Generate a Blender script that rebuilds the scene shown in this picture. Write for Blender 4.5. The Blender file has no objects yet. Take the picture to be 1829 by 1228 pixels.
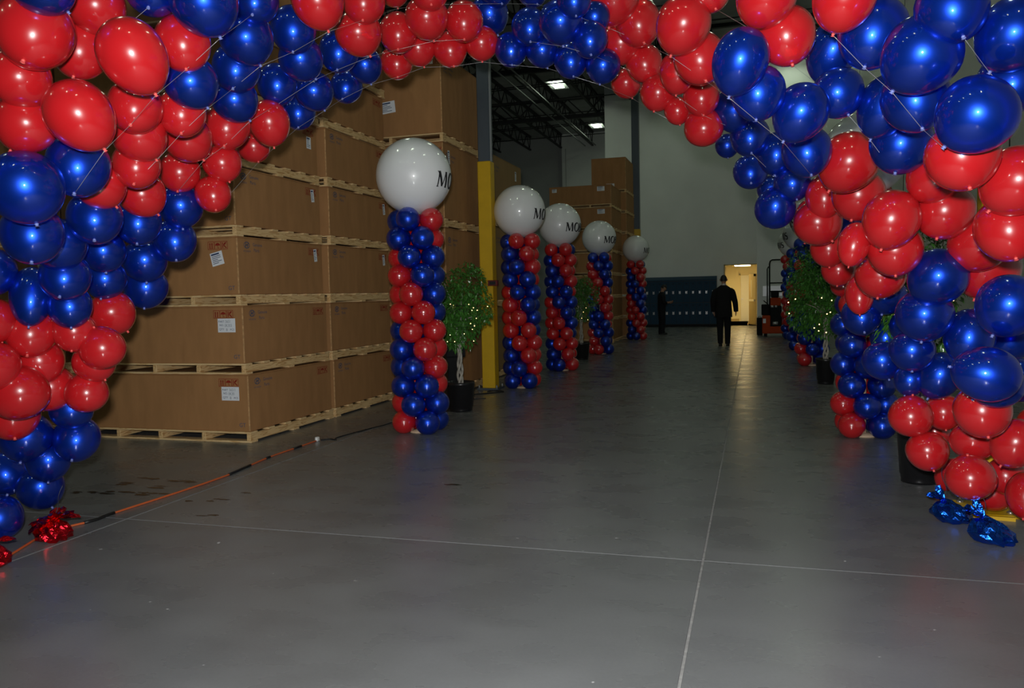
import bpy, bmesh, math, random
from mathutils import Vector, Matrix, Euler

# ------------------------------------------------------------------ camera, world, flash, exposure
SC = bpy.context.scene
COL = SC.collection
cam_d = bpy.data.cameras.new('camera')
cam_d.sensor_width = 36.0
cam_d.lens = 1440.0 / 1829.0 * 36.0
cam_d.clip_start = 0.05
cam_d.clip_end = 200
cam = bpy.data.objects.new('camera', cam_d)
COL.objects.link(cam)
fwd = Vector((-0.2884598, 0.9554831, -0.0619915))
rgt = Vector((0.9574868, 0.2876402, -0.0219559))
upv = rgt.cross(fwd)
cam.matrix_world = Matrix(((rgt.x, upv.x, -fwd.x, 0), (rgt.y, upv.y, -fwd.y, 0), (rgt.z, upv.z, -fwd.z, 1.5), (0, 0, 0, 1)))
SC.camera = cam

w = bpy.data.worlds.new('hall_air')
w.use_nodes = True
w.node_tree.nodes['Background'].inputs[0].default_value = (0.55, 0.62, 0.6, 1)
w.node_tree.nodes['Background'].inputs[1].default_value = 0.02
SC.world = w

FLASH_W = 1200.0
fl = bpy.data.lights.new('camera_flash', 'SPOT')
fl.energy = FLASH_W
fl.spot_size = math.radians(118)
fl.spot_blend = 1.0
fl.shadow_soft_size = 0.055
fl.color = (1.0, 1.0, 1.0)
flo = bpy.data.objects.new('camera_flash', fl)
COL.objects.link(flo)
flo.location = Vector((0, 0, 1.5)) + upv * 0.17 - rgt * 0.06
flo.rotation_euler = Vector((-0.27, 0.955, -0.07)).to_track_quat('-Z', 'Y').to_euler()

SC.view_settings.view_transform = 'Standard'
SC.view_settings.look = 'None'
SC.view_settings.gamma = 1.0
SC.view_settings.use_curve_mapping = False
SC.view_settings.exposure = 0.0
LAMP_STRENGTH = 14.0

# ------------------------------------------------------------------ helpers
ORG = {}


def tag(o, label=None, cat=None, group=None, kind=None):
    if label: o['label'] = label
    if cat: o['category'] = cat
    if group: o['group'] = group
    if kind: o['kind'] = kind
    return o


def empty(name, loc, label=None, cat=None, group=None, rz=0.0, kind=None):
    o = bpy.data.objects.new(name, None)
    o.empty_display_size = 0.1
    COL.objects.link(o)
    o.location = loc
    o.rotation_euler = (0, 0, rz)
    ORG[o.name] = Vector(loc)
    return tag(o, label, cat, group, kind)


def link(name, me, parent=None, loc=(0, 0, 0), rot=(0, 0, 0), scale=(1, 1, 1)):
    o = bpy.data.objects.new(name, me)
    COL.objects.link(o)
    if parent: o.parent = parent
    o.location = loc
    o.rotation_euler = rot
    o.scale = scale
    return o


class MB:
    """collects shapes, then becomes one mesh object"""
    def __init__(s):
        s.v, s.f, s.m, s.sm = [], [], [], []

    def add(s, vs, fs, mi=0, sm=False):
        b = len(s.v)
        s.v += [tuple(p) for p in vs]
        for f in fs:
            s.f.append(tuple(i + b for i in f)); s.m.append(mi); s.sm.append(sm)
        return s

    def box(s, a, b, mi=0):
        (x0, y0, z0), (x1, y1, z1) = a, b
        return s.add([(x0, y0, z0), (x1, y0, z0), (x1, y1, z0), (x0, y1, z0), (x0, y0, z1), (x1, y0, z1), (x1, y1, z1), (x0, y1, z1)],
                     [(0, 3, 2, 1), (4, 5, 6, 7), (0, 1, 5, 4), (1, 2, 6, 5), (2, 3, 7, 6), (3, 0, 4, 7)], mi)

    def bbox(s, a, b, r=0.01, mi=0):
        """box with chamfered edges"""
        bm = bmesh.new()
        bmesh.ops.create_cube(bm, size=1)
        sx, sy, sz = (b[i] - a[i] for i in range(3))
        for v in bm.verts:
            v.co = Vector(((a[0] + b[0]) / 2 + v.co.x * sx, (a[1] + b[1]) / 2 + v.co.y * sy, (a[2] + b[2]) / 2 + v.co.z * sz))
        bmesh.ops.bevel(bm, geom=bm.edges[:], offset=r, segments=1, affect='EDGES')
        bm.verts.index_update()
        s.add([v.co[:] for v in bm.verts], [[v.index for v in f.verts] for f in bm.faces], mi)
        bm.free()
        return s

    def obox(s, p0, p1, w, h, up=(0, 0, 1), mi=0):
        """bar of section w x h from p0 to p1"""
        p0, p1 = Vector(p0), Vector(p1)
        d = (p1 - p0).normalized()
        u = Vector(up)
        if abs(d.dot(u)) > 0.98: u = Vector((1, 0, 0))
        sd = d.cross(u).normalized() * (w / 2)
        uu = sd.cross(d).normalized() * (h / 2)
        vs = [p + a * sd + b * uu for p in (p0, p1) for a, b in ((-1, -1), (1, -1), (1, 1), (-1, 1))]
        return s.add(vs, [(0, 1, 2, 3), (7, 6, 5, 4), (0, 4, 5, 1), (1, 5, 6, 2), (2, 6, 7, 3), (3, 7, 4, 0)], mi)

    def tube(s, path, r, n=8, mi=0, caps=True):
        path = [Vector(p) for p in path]
        rs = r if isinstance(r, (list, tuple)) else [r] * len(path)
        vs, fs = [], []
        ref = None
        for i, p in enumerate(path):
            d = (path[min(i + 1, len(path) - 1)] - path[max(i - 1, 0)])
            d = d.normalized() if d.length > 1e-9 else Vector((0, 0, 1))
            if ref is None:
                ref = d.orthogonal().normalized()
            ref = (ref - d * ref.dot(d))
            ref = ref.normalized() if ref.length > 1e-6 else d.orthogonal().normalized()
            b = d.cross(ref)
            for k in range(n):
                a = 2 * math.pi * k / n
                vs.append(p + (ref * math.cos(a) + b * math.sin(a)) * rs[i])
        for i in range(len(path) - 1):
            for k in range(n):
                fs.append((i * n + k, i * n + (k + 1) % n, (i + 1) * n + (k + 1) % n, (i + 1) * n + k))
        s.add(vs, fs, mi, True)
        if caps:
            b = len(s.v) - len(vs)
            s.f.append(tuple(b + k for k in reversed(range(n)))); s.m.append(mi); s.sm.append(False)
            e = b + (len(path) - 1) * n
            s.f.append(tuple(e + k for k in range(n))); s.m.append(mi); s.sm.append(False)
        return s

    def lathe(s, prof, n=24, o=(0, 0, 0), mi=0, sm=True):
        """prof: (radius, z) from bottom to top"""
        vs, fs = [], []
        for r, z in prof:
            for k in range(n):
                a = 2 * math.pi * k / n
                vs.append((o[0] + r * math.cos(a), o[1] + r * math.sin(a), o[2] + z))
        for i in range(len(prof) - 1):
            for k in range(n):
                fs.append((i * n + k, i * n + (k + 1) % n, (i + 1) * n + (k + 1) % n, (i + 1) * n + k))
        return s.add(vs, fs, mi, sm)

    def mesh(s, name, mats):
        me = bpy.data.meshes.new(name)
        me.from_pydata(s.v, [], s.f)
        for m in (mats if isinstance(mats, (list, tuple)) else [mats]): me.materials.append(m)
        me.polygons.foreach_set('material_index', s.m)
        me.polygons.foreach_set('use_smooth', s.sm)
        me.update()
        return me

    def build(s, name, mats, parent=None):
        """shapes given in world space; the object sits at its root's origin"""
        me = s.mesh(name, mats)
        if parent:
            r = parent
            while r.parent: r = r.parent
            me.transform(Matrix.Translation(-ORG[r.name]))
            o = link(name, me, parent)
        else:
            o = link(name, me)
            ORG[o.name] = Vector((0, 0, 0))
        return o


def ns(mat): return mat.node_tree.nodes, mat.node_tree.links


def pm(name, col, rough=0.5, metal=0.0, coat=0.0, coat_rough=0.05, spec=0.5, noise=None, bump=0.0, bscale=40.0, emit=None, estr=0.0, coat_ior=1.5):
    """procedural principled material; noise = (scale, amount, stretch xyz)"""
    m = bpy.data.materials.new(name)
    m.use_nodes = True
    N, L = ns(m)
    b = N['Principled BSDF']
    b.inputs['Base Color'].default_value = (*col, 1)
    b.inputs['Roughness'].default_value = rough
    b.inputs['Metallic'].default_value = metal
    b.inputs['Coat Weight'].default_value = coat
    b.inputs['Coat Roughness'].default_value = coat_rough
    b.inputs['Coat IOR'].default_value = coat_ior
    b.inputs['Specular IOR Level'].default_value = spec
    if emit:
        b.inputs['Emission Color'].default_value = (*emit, 1)
        b.inputs['Emission Strength'].default_value = estr
    if noise or bump:
        geo = N.new('ShaderNodeNewGeometry')
        mp = N.new('ShaderNodeMapping')
        L.new(geo.outputs['Position'], mp.inputs['Vector'])
    if noise:
        sc, amt, st = noise
        mp.inputs['Scale'].default_value = st
        nz = N.new('ShaderNodeTexNoise')
        nz.inputs['Scale'].default_value = sc
        nz.inputs['Detail'].default_value = 5
        L.new(mp.outputs[0], nz.inputs['Vector'])
        rp = N.new('ShaderNodeValToRGB')
        rp.color_ramp.elements[0].position = 0.28
        rp.color_ramp.elements[1].position = 0.72
        rp.color_ramp.elements[0].color = tuple(c * (1 - amt) for c in col) + (1,)
        rp.color_ramp.elements[1].color = tuple(min(1, c * (1 + amt)) for c in col) + (1,)
        L.new(nz.outputs['Fac'], rp.inputs[0])
        L.new(rp.outputs[0], b.inputs['Base Color'])
    if bump:
        nb = N.new('ShaderNodeTexNoise')
        nb.inputs['Scale'].default_value = bscale
        nb.inputs['Detail'].default_value = 3
        L.new(geo.outputs['Position'], nb.inputs['Vector'])
        bp = N.new('ShaderNodeBump')
        bp.inputs['Strength'].default_value = bump
        bp.inputs['Distance'].default_value = 0.01
        L.new(nb.outputs['Fac'], bp.inputs['Height'])
        L.new(bp.outputs[0], b.inputs['Normal'])
    return m


def latex(name, col, tint, see, rough, metal, coat=1.0):
    """stretched latex skin: coloured wall with a gloss coat that lets some tinted light through"""
    m = pm(name, col, rough, metal, coat, 0.035, coat_ior=1.8)
    N, L = ns(m)
    b = N['Principled BSDF']
    if see > 0:
        t = N.new('ShaderNodeBsdfTransparent')
        t.inputs[0].default_value = (*tint, 1)
        mx = N.new('ShaderNodeMixShader')
        mx.inputs[0].default_value = see
        out = N['Material Output']
        L.new(b.outputs[0], mx.inputs[1])
        L.new(t.outputs[0], mx.inputs[2])
        L.new(mx.outputs[0], out.inputs['Surface'])
    return m


def wood(name, c0, c1, axis):
    """pale pine with growth-ring streaks along one axis"""
    m = pm(name, c0, 0.75)
    N, L = ns(m)
    b = N['Principled BSDF']
    geo = N.new('ShaderNodeNewGeometry')
    oi = N.new('ShaderNodeObjectInfo')
    mul = N.new('ShaderNodeVectorMath'); mul.operation = 'MULTIPLY_ADD'
    mul.inputs[1].default_value = tuple(2.2 if i == axis else 26.0 for i in range(3))
    vm = N.new('ShaderNodeCombineXYZ')
    rm = N.new('ShaderNodeMath'); rm.operation = 'MULTIPLY'; rm.inputs[1].default_value = 37.0
    L.new(oi.outputs['Random'], rm.inputs[0])
    for i in range(3): L.new(rm.outputs[0], vm.inputs[i])
    L.new(geo.outputs['Position'], mul.inputs[0])
    L.new(vm.outputs[0], mul.inputs[2])
    nz = N.new('ShaderNodeTexNoise')
    nz.inputs['Scale'].default_value = 1.0
    nz.inputs['Detail'].default_value = 2
    nz.inputs['Distortion'].default_value = 1.4
    L.new(mul.outputs[0], nz.inputs['Vector'])
    sn = N.new('ShaderNodeMath'); sn.operation = 'SINE'
    m2 = N.new('ShaderNodeMath'); m2.operation = 'MULTIPLY'; m2.inputs[1].default_value = 26.0
    L.new(nz.outputs['Fac'], m2.inputs[0]); L.new(m2.outputs[0], sn.inputs[0])
    rp = N.new('ShaderNodeValToRGB')
    rp.color_ramp.elements[0].position = 0.35
    rp.color_ramp.elements[1].position = 0.95
    rp.color_ramp.elements[0].color = (*c0, 1)
    rp.color_ramp.elements[1].color = (*c1, 1)
    L.new(sn.outputs[0], rp.inputs[0])
    L.new(rp.outputs[0], b.inputs['Base Color'])
    return m


def concrete_floor():
    m = pm('polished_concrete', (0.12, 0.12, 0.12), 0.3, spec=0.38)
    N, L = ns(m)
    b = N['Principled BSDF']
    geo = N.new('ShaderNodeNewGeometry')
    def noise(scale, detail, st=(1, 1, 1), rough=0.6):
        mp = N.new('ShaderNodeMapping'); mp.inputs['Scale'].default_value = st
        L.new(geo.outputs['Position'], mp.inputs['Vector'])
        n = N.new('ShaderNodeTexNoise'); n.inputs['Scale'].default_value = scale; n.inputs['Detail'].default_value = detail
        n.inputs['Roughness'].default_value = rough
        L.new(mp.outputs[0], n.inputs['Vector'])
        return n.outputs['Fac']
    a = noise(0.7, 3, (1, 0.6, 1), 0.5); c = noise(2.6, 4, (0.8, 1.3, 1), 0.5); d = noise(60, 3)
    def mm(op, x, y):
        q = N.new('ShaderNodeMath'); q.operation = op
        for i, t in enumerate((x, y)):
            if isinstance(t, (int, float)): q.inputs[i].default_value = t
            else: L.new(t, q.inputs[i])
        return q.outputs[0]
    s = mm('ADD', mm('MULTIPLY', a, 0.58), mm('ADD', mm('MULTIPLY', c, 0.28), mm('MULTIPLY', d, 0.14)))
    rp = N.new('ShaderNodeValToRGB')
    e = rp.color_ramp.elements
    e[0].position, e[0].color = 0.28, (0.105, 0.108, 0.11, 1)
    e[1].position, e[1].color = 0.74, (0.205, 0.212, 0.215, 1)
    L.new(s, rp.inputs[0])
    oi = N.new('ShaderNodeObjectInfo')
    br = mm('ADD', mm('MULTIPLY', oi.outputs['Random'], 0.2), 0.9)
    mx = N.new('ShaderNodeVectorMath'); mx.operation = 'SCALE'
    L.new(rp.outputs[0], mx.inputs[0]); L.new(br, mx.inputs['Scale'])
    # scattered pale flecks of dust and paint
    v = noise(14, 2, (1, 1, 1), 0.5)
    fk = N.new('ShaderNodeValToRGB')
    fk.color_ramp.elements[0].position, fk.color_ramp.elements[0].color = 0.76, (0, 0, 0, 1)
    fk.color_ramp.elements[1].position, fk.color_ramp.elements[1].color = 0.80, (0.5, 0.5, 0.5, 1)
    L.new(v, fk.inputs[0])
    ad = N.new('ShaderNodeVectorMath'); ad.operation = 'ADD'
    L.new(mx.outputs[0], ad.inputs[0]); L.new(fk.outputs[0], ad.inputs[1])
    L.new(ad.outputs[0], b.inputs['Base Color'])
    rr = mm('ADD', mm('MULTIPLY', c, 0.25), 0.16)
    L.new(rr, b.inputs['Roughness'])
    bp = N.new('ShaderNodeBump'); bp.inputs['Strength'].default_value = 0.05; bp.inputs['Distance'].default_value = 0.01
    L.new(c, bp.inputs['Height']); L.new(bp.outputs[0], b.inputs['Normal'])
    return m


def text_polys(s, size=1.0):
    cu = bpy.data.curves.new('t', 'FONT')
    cu.body = s; cu.size = size; cu.resolution_u = 3
    o = bpy.data.objects.new('t', cu)
    me = o.to_mesh()
    vs = [tuple(v.co) for v in me.vertices]; fs = [tuple(p.vertices) for p in me.polygons]
    o.to_mesh_clear()
    bpy.data.objects.remove(o); bpy.data.curves.remove(cu)
    return vs, fs


class Print:
    """flat print on a face: 2-D shapes set on plane (origin, u, v)"""
    def __init__(s, o, u, v, lift=0.0015):
        s.o, s.u, s.v = Vector(o), Vector(u), Vector(v)
        s.n = s.u.cross(s.v).normalized() * lift
        s.mb = MB()

    def P(s, x, y): return s.o + s.u * x + s.v * y + s.n

    def poly(s, pts):
        s.mb.add([s.P(*p) for p in pts], [tuple(range(len(pts)))]); return s

    def rect(s, x0, y0, x1, y1): return s.poly([(x0, y0), (x1, y0), (x1, y1), (x0, y1)])

    def frame(s, x0, y0, x1, y1, t):
        s.rect(x0, y0, x1, y0 + t); s.rect(x0, y1 - t, x1, y1); s.rect(x0, y0 + t, x0 + t, y1 - t); return s.rect(x1 - t, y0 + t, x1, y1 - t)

    def text(s, t, x, y, size, sx=1.0):
        vs, fs = text_polys(t, size)
        s.mb.add([s.P(x + a * sx, y + b) for a, b, _ in vs], fs); return s

    def line(s, pts, w):
        for (ax, ay), (bx, by) in zip(pts, pts[1:]):
            d = Vector((bx - ax, by - ay)); n = Vector((-d.y, d.x)).normalized() * w / 2
            s.poly([(ax + n.x, ay + n.y), (ax - n.x, ay - n.y), (bx - n.x, by - n.y), (bx + n.x, by + n.y)])
        return s

    def ring(s, cx, cy, rx, ry, w, n=24):
        for k in range(n):
            a, b = 2 * math.pi * k / n, 2 * math.pi * (k + 1) / n
            s.poly([(cx + rx * math.cos(a), cy + ry * math.sin(a)), (cx + rx * math.cos(b), cy + ry * math.sin(b)),
                    (cx + (rx - w) * math.cos(b), cy + (ry - w) * math.sin(b)), (cx + (rx - w) * math.cos(a), cy + (ry - w) * math.sin(a))])
        return s


# ------------------------------------------------------------------ materials
M = {}
M['red'] = latex('red_latex', (0.53, 0.011, 0.015), (0.9, 0.03, 0.03), 0.12, 0.27, 0.0)
M['blue'] = latex('blue_latex', (0.005, 0.06, 0.56), (0.03, 0.16, 0.95), 0.30, 0.36, 0.82)
M['white_latex'] = pm('white_latex', (0.78, 0.8, 0.8), 0.35, 0, 1.0, 0.05)
M['ink'] = pm('black_ink', (0.01, 0.01, 0.012), 0.6)
M['string'] = pm('clear_string', (0.5, 0.5, 0.5), 0.3, 0.3)
M['card'] = pm('brown_cardboard', (0.345, 0.176, 0.069), 0.8, noise=(9.0, 0.10, (1, 1, 0.25)), bump=0.05, bscale=120, spec=0.2)
M['card_pale'] = pm('olive_cardboard', (0.27, 0.17, 0.07), 0.8, noise=(2.0, 0.12, (1, 1, 0.4)), spec=0.2)
M['card_edge'] = pm('cardboard_edge', (0.46, 0.27, 0.12), 0.85, noise=(30, 0.35, (1, 1, 1)), spec=0.2)
M['red_ink'] = pm('red_print', (0.24, 0.022, 0.012), 0.8, spec=0.2)
M['blue_ink'] = pm('blue_print', (0.06, 0.085, 0.14), 0.85, spec=0.2)
M['paper'] = pm('white_paper', (0.72, 0.75, 0.78), 0.7)
M['navy_ink'] = pm('navy_print', (0.03, 0.06, 0.14), 0.7)
M['pencil'] = pm('grey_handwriting', (0.22, 0.26, 0.3), 0.7)
M['pine_y'] = wood('pine_along_hall', (0.68, 0.47, 0.22), (0.46, 0.25, 0.085), 1)
M['pine_x'] = wood('pine_across_hall', (0.70, 0.50, 0.25), (0.52, 0.31, 0.12), 0)
M['floor'] = concrete_floor()
M['joint'] = pm('joint_filler', (0.27, 0.27, 0.26), 0.8, noise=(25, 0.35, (1, 1, 1)))
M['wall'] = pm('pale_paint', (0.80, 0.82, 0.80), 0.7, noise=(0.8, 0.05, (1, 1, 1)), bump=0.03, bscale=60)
M['wall_grey'] = pm('grey_paint_with_shade', (0.46, 0.48, 0.47), 0.75, noise=(0.8, 0.06, (1, 1, 1)))  # darker wall grey, with the far left wall's shade put into the colour
M['deck'] = pm('roof_deck', (0.42, 0.44, 0.43), 0.8, noise=(1.5, 0.2, (1, 1, 1)))
M['joist'] = pm('black_steel', (0.018, 0.019, 0.02), 0.5)
M['steel'] = pm('grey_steel_paint', (0.075, 0.095, 0.115), 0.45, 0.2, noise=(4, 0.12, (1, 1, 0.3)))
M['yellow'] = pm('safety_yellow', (0.62, 0.38, 0.006), 0.45, noise=(6, 0.06, (1, 1, 1)))
M['white_plug'] = pm('white_plastic', (0.7, 0.7, 0.68), 0.5)
M['galv'] = pm('galvanised_rail', (0.25, 0.27, 0.27), 0.6, 0.3)
M['lamp'] = pm('lit_diffuser', (0.9, 0.95, 0.9), 0.5, emit=(0.84, 1.0, 0.74), estr=LAMP_STRENGTH)
M['lamp_body'] = pm('fixture_enamel', (0.25, 0.26, 0.26), 0.5)
M['pot'] = pm('black_plastic', (0.008, 0.008, 0.009), 0.3)
M['soil'] = pm('bark_mulch', (0.05, 0.045, 0.04), 0.95, noise=(60, 0.5, (1, 1, 1)), bump=0.5, bscale=80)
M['bark'] = pm('pale_bark', (0.34, 0.32, 0.27), 0.85, noise=(40, 0.35, (1, 1, 0.4)), bump=0.3, bscale=60)
M['leaf'] = pm('ficus_leaf', (0.042, 0.155, 0.02), 0.35, noise=(9, 0.55, (1, 1, 1)), coat=0.3, coat_rough=0.2)
M['bulb'] = pm('warm_bulb', (1, 0.8, 0.5), 0.4, emit=(1.0, 0.60, 0.22), estr=7.0)
M['wire'] = pm('green_wire', (0.01, 0.03, 0.012), 0.5)
M['locker'] = pm('blue_locker_enamel', (0.018, 0.055, 0.105), 0.6, spec=0.2)
M['locker_dark'] = pm('dark_locker_trim', (0.02, 0.035, 0.05), 0.5)
M['chrome'] = pm('brushed_chrome', (0.62, 0.63, 0.63), 0.3, 0.9)
M['cream'] = pm('cream_paint', (0.78, 0.70, 0.46), 0.7)
M['tile'] = pm('tan_tile', (0.45, 0.33, 0.16), 0.35)
M['white_door'] = pm('white_door_paint', (0.75, 0.74, 0.66), 0.5)
M['tan_door'] = pm('tan_door_paint', (0.5, 0.38, 0.17), 0.5)
M['glass_lit'] = pm('wired_glass', (0.75, 0.72, 0.6), 0.1)
M['warm_lamp'] = pm('corridor_diffuser', (1, 0.95, 0.8), 0.5, emit=(1.0, 0.77, 0.38), estr=26.0)
M['suit'] = pm('black_wool', (0.009, 0.009, 0.010), 0.85, spec=0.2)
M['shirt'] = pm('white_collar_cotton', (0.7, 0.7, 0.7), 0.8)
M['skin'] = pm('skin', (0.40, 0.22, 0.14), 0.55)
M['hair'] = pm('dark_hair', (0.012, 0.010, 0.009), 0.55)
M['dark_cloth'] = pm('charcoal_cloth', (0.012, 0.013, 0.017), 0.85, spec=0.2)
M['shoe'] = pm('black_leather', (0.01, 0.01, 0.01), 0.35)
M['orange'] = pm('orange_enamel', (0.40, 0.05, 0.008), 0.7, spec=0.2)
M['black_steel'] = pm('black_enamel', (0.008, 0.009, 0.009), 0.7, spec=0.15)
M['rubber'] = pm('black_rubber', (0.012, 0.012, 0.012), 0.8)
M['sheet'] = pm('sheet_aluminium', (0.55, 0.57, 0.57), 0.4, 0.6)
M['cord'] = pm('orange_cord', (0.50, 0.10, 0.025), 0.5)
M['tape'] = pm('black_tape', (0.006, 0.006, 0.006), 0.5)
M['foil_red'] = pm('red_foil', (0.8, 0.015, 0.03), 0.24, 1.0, bump=0.5, bscale=70)
M['foil_blue'] = pm('blue_foil', (0.015, 0.14, 0.8), 0.24, 1.0, bump=0.5, bscale=70)
M['ribbon'] = pm('dark_ribbon', (0.01, 0.015, 0.04), 0.4)
M['stain'] = pm('wet_floor_mark', (0.022, 0.022, 0.021), 0.22)
M['base_board'] = pm('beige_base', (0.6, 0.45, 0.3), 0.7)
M['fire_red'] = pm('dark_red_enamel', (0.12, 0.012, 0.01), 0.5)

# ------------------------------------------------------------------ room shell
# floor: concrete slabs with sawn joints over a pale joint filler
fb = MB().box((-15.88, -3.3, -0.2), (3.62, 46.0, -0.004)).build('floor', M['joint'])
tag(fb, 'grey polished concrete warehouse floor with pale sawn joints', 'floor', kind='structure')
JG, JY = 0.006, 0.003
slab_me = MB().bbox((0, 0, -0.12), (3.9 - 2 * JG, 7.8 - 2 * JY, 0), 0.002).mesh('slab', M['floor'])
for ix in range(5):
    for iy in range(7):
        y0 = -3.3 + 7.8 * iy
        o = link('slab', slab_me, fb, (-15.88 + 3.9 * ix + JG, y0 + JY, 0))
# dark wet marks and scuffs
random.seed(5)
for (sx, sy, a, bb, n) in [(-4.96, 5.06, .22, .03, 5), (-4.72, 5.13, .20, .035, 6), (-4.55, 5.14, .12, .03, 4), (-4.69, 5.33, .06, .05, 2), (-5.0, 5.38, .09, .05, 3),
                           (-4.78, 5.58, .22, .03, 5), (-5.0, 5.62, .06, .03, 2), (-4.5, 5.55, .12, .03, 3), (-3.61, 4.64, .11, .08, 2), (-3.9, 5.1, .06, .06, 2),
                           (-3.75, 5.35, .08, .05, 2), (-4.1, 5.0, .05, .04, 1), (-2.25, 5.92, .06, .04, 1)]:
    mb = MB()
    for q in range(n):
        cx = sx + random.uniform(-a, a); cy = sy + random.uniform(-bb, bb)
        ra = random.uniform(.03, .09); rb = random.uniform(.012, .03); k = 12
        ph = [random.uniform(.6, 1.2) for _ in range(k)]
        zt = 0.0008 + q * 0.0003
        mb.add([(cx, cy, zt)] + [(cx + ra * ph[i] * math.cos(2 * math.pi * i / k), cy + rb * ph[i] * math.sin(2 * math.pi * i / k), zt) for i in range(k)],
               [(0, 1 + i, 1 + (i + 1) % k) for i in range(k)])
    mb.build('wet_mark', M['stain'], fb)

CEIL = 10.2
cl = MB().box((-16.2, -3.3, CEIL), (3.4, 46.2, CEIL + .2)).build('ceiling', M['deck'])
tag(cl, 'dark roof deck carried on black open web joists', 'ceiling', kind='structure')
# open-web joists along the hall
def joist_mesh(y0, y1):
    mb = MB()
    zt, zb = -0.05, -0.75
    mb.box((-.06, y0, zt - .05), (.06, y1, zt + .05)); mb.box((-.05, y0, zb - .04), (.05, y1, zb + .04))
    y = y0; up = True
    while y < y1 - .1:
        mb.obox((0, y, zb if up else zt), (0, min(y + .6, y1), zt if up else zb), .035, .035, (1, 0, 0))
        y += .6; up = not up
    return mb.mesh('joist', M['joist'])
jm = joist_mesh(10, 43.8)
for k in range(11): link('joist', jm, cl, (-15.4 + 1.75 * k, 0, CEIL))
gm = MB()
gm.box((-16, -.08, -.95), (3.2, .08, -.78)).box((-16, -.08, -.12), (3.2, .08, 0))
for q in range(24): gm.obox((-16 + .8 * q, 0, -.86 if q % 2 else -.08), (-16 + .8 * (q + 1), 0, -.08 if q % 2 else -.86), .05, .05)
gm = gm.mesh('girder', M['joist'])
for y in (12.2, 20.1, 28.0, 35.9): link('girder', gm, cl, (0, y, CEIL))
bm_ = MB().box((-16, -.02, -.72), (3.2, .02, -.68)).box((-16, -.02, -.12), (3.2, .02, -.08)).mesh('bridging_rod', M['joist'])
for y in (14.8, 17.4, 22.7, 25.3, 30.6, 33.2, 38.5, 41): link('bridging_rod', bm_, cl, (0, y, CEIL))
rl = MB().box((-.02, 12, -1.01), (.02, 42.5, -.97)).mesh('conduit_rail', M['galv'])
for x in (-8.55, -8.0): link('conduit_rail', rl, cl, (x, 0, CEIL))

def wall(name, a, b, mat, label):
    o = MB().box(a, b).build(name, mat)
    tag(o, label, 'wall', kind='structure'); return o
# back wall with the doorway (built of the pieces round the opening)
bw = MB().box((-5.92, 34, 0), (-1.17, 34.25, CEIL)).box((-1.17, 34, 2.46), (0.09, 34.25, CEIL)).build('wall_back', M['wall'])
tag(bw, 'pale green painted back wall with lit doorway', 'wall', kind='structure')
wall('wall_back_return', (-6.0, 34.02, 0), (-5.92, 44.1, CEIL), M['wall'], 'side of the projecting back wall')
wall('wall_back_right', (0.085, 31, 0), (3.3, 34.25, CEIL), M['wall'], 'pale wall block standing forward, right of doorway')
wl = wall('wall_back_far', (-10.17, 44, 0), (-5.9, 44.2, CEIL), M['wall'], 'farthest pale green wall seen under the roof joists')
MB().box((-9.98, 43.985, 0), (-9.94, 44.0, CEIL - .8)).build('panel_joint', M['wall_grey'], wl)
wall('wall_far_left', (-16.2, 44.6, 0), (-10.17, 44.8, CEIL), M['wall_grey'], 'far wall on the left with shade put into its grey green colour')
wr = wall('wall_right', (3.2, -3.3, 0), (3.4, 34, CEIL), M['wall'], 'pale green concrete panel wall behind right balloons')
for y in (4.2, 12.1, 20, 28): MB().box((3.192, y, 0), (3.2, y + .03, CEIL)).build('panel_joint', M['joist'], wr)
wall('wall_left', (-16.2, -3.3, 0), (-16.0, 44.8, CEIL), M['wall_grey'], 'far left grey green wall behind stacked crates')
tr = MB().box((-1.2, 33.97, 0), (-1.15, 34.0, 2.5)).box((-1.2, 33.97, 2.46), (0.085, 34.0, 2.5)).build('trim_1', M['tan_door'])
tag(tr, 'thin tan frame round lit doorway', 'door frame', kind='structure')

# corridor beyond the door
cb = MB().box((-1.7, 34.25, -.1), (.6, 40, 0)).build('floor_corridor', M['tile']); tag(cb, 'tan tiled corridor floor beyond the doorway', 'floor', kind='structure')
wall('wall_corridor_left', (-1.5, 34.25, 0), (-1.38, 40, 2.6), M['cream'], 'cream left wall of lit corridor')
wall('wall_corridor_right', (.42, 34.25, 0), (.54, 40, 2.6), M['cream'], 'cream right wall of lit corridor')
wall('wall_corridor_back', (-1.5, 39.0, 0), (.5, 39.12, 2.6), M['cream'], 'cream end wall of lit corridor')
cc = MB().box((-1.5, 34.25, 2.55), (.5, 39.2, 2.65)).build('ceiling_corridor', M['cream']); tag(cc, 'cream corridor ceiling', 'ceiling', kind='structure')
bb_ = MB().box((-1.38, 38.97, 0), (.42, 39.0, .12)).build('baseboard_corridor', M['tan_door']); tag(bb_, 'tan baseboard at corridor end', 'baseboard', kind='structure')
d1 = empty('door_1', (-.45, 38.9, 0), 'closed white door at the far end of corridor', 'door', kind='structure')
MB().bbox((-.62, 38.93, 0), (-.17, 38.99, 2.12), .006).build('door_leaf', M['white_door'], d1)
fr = MB().box((-.69, 38.92, 0), (-.63, 39.0, 2.2)).box((-.16, 38.92, 0), (-.1, 39.0, 2.2)).box((-.69, 38.92, 2.13), (-.1, 39.0, 2.2)).build('door_frame', M['cream'], d1)
MB().bbox((-.58, 38.87, 1.0), (-.53, 38.93, 1.06), .004).build('door_knob', M['chrome'], d1)
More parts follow.
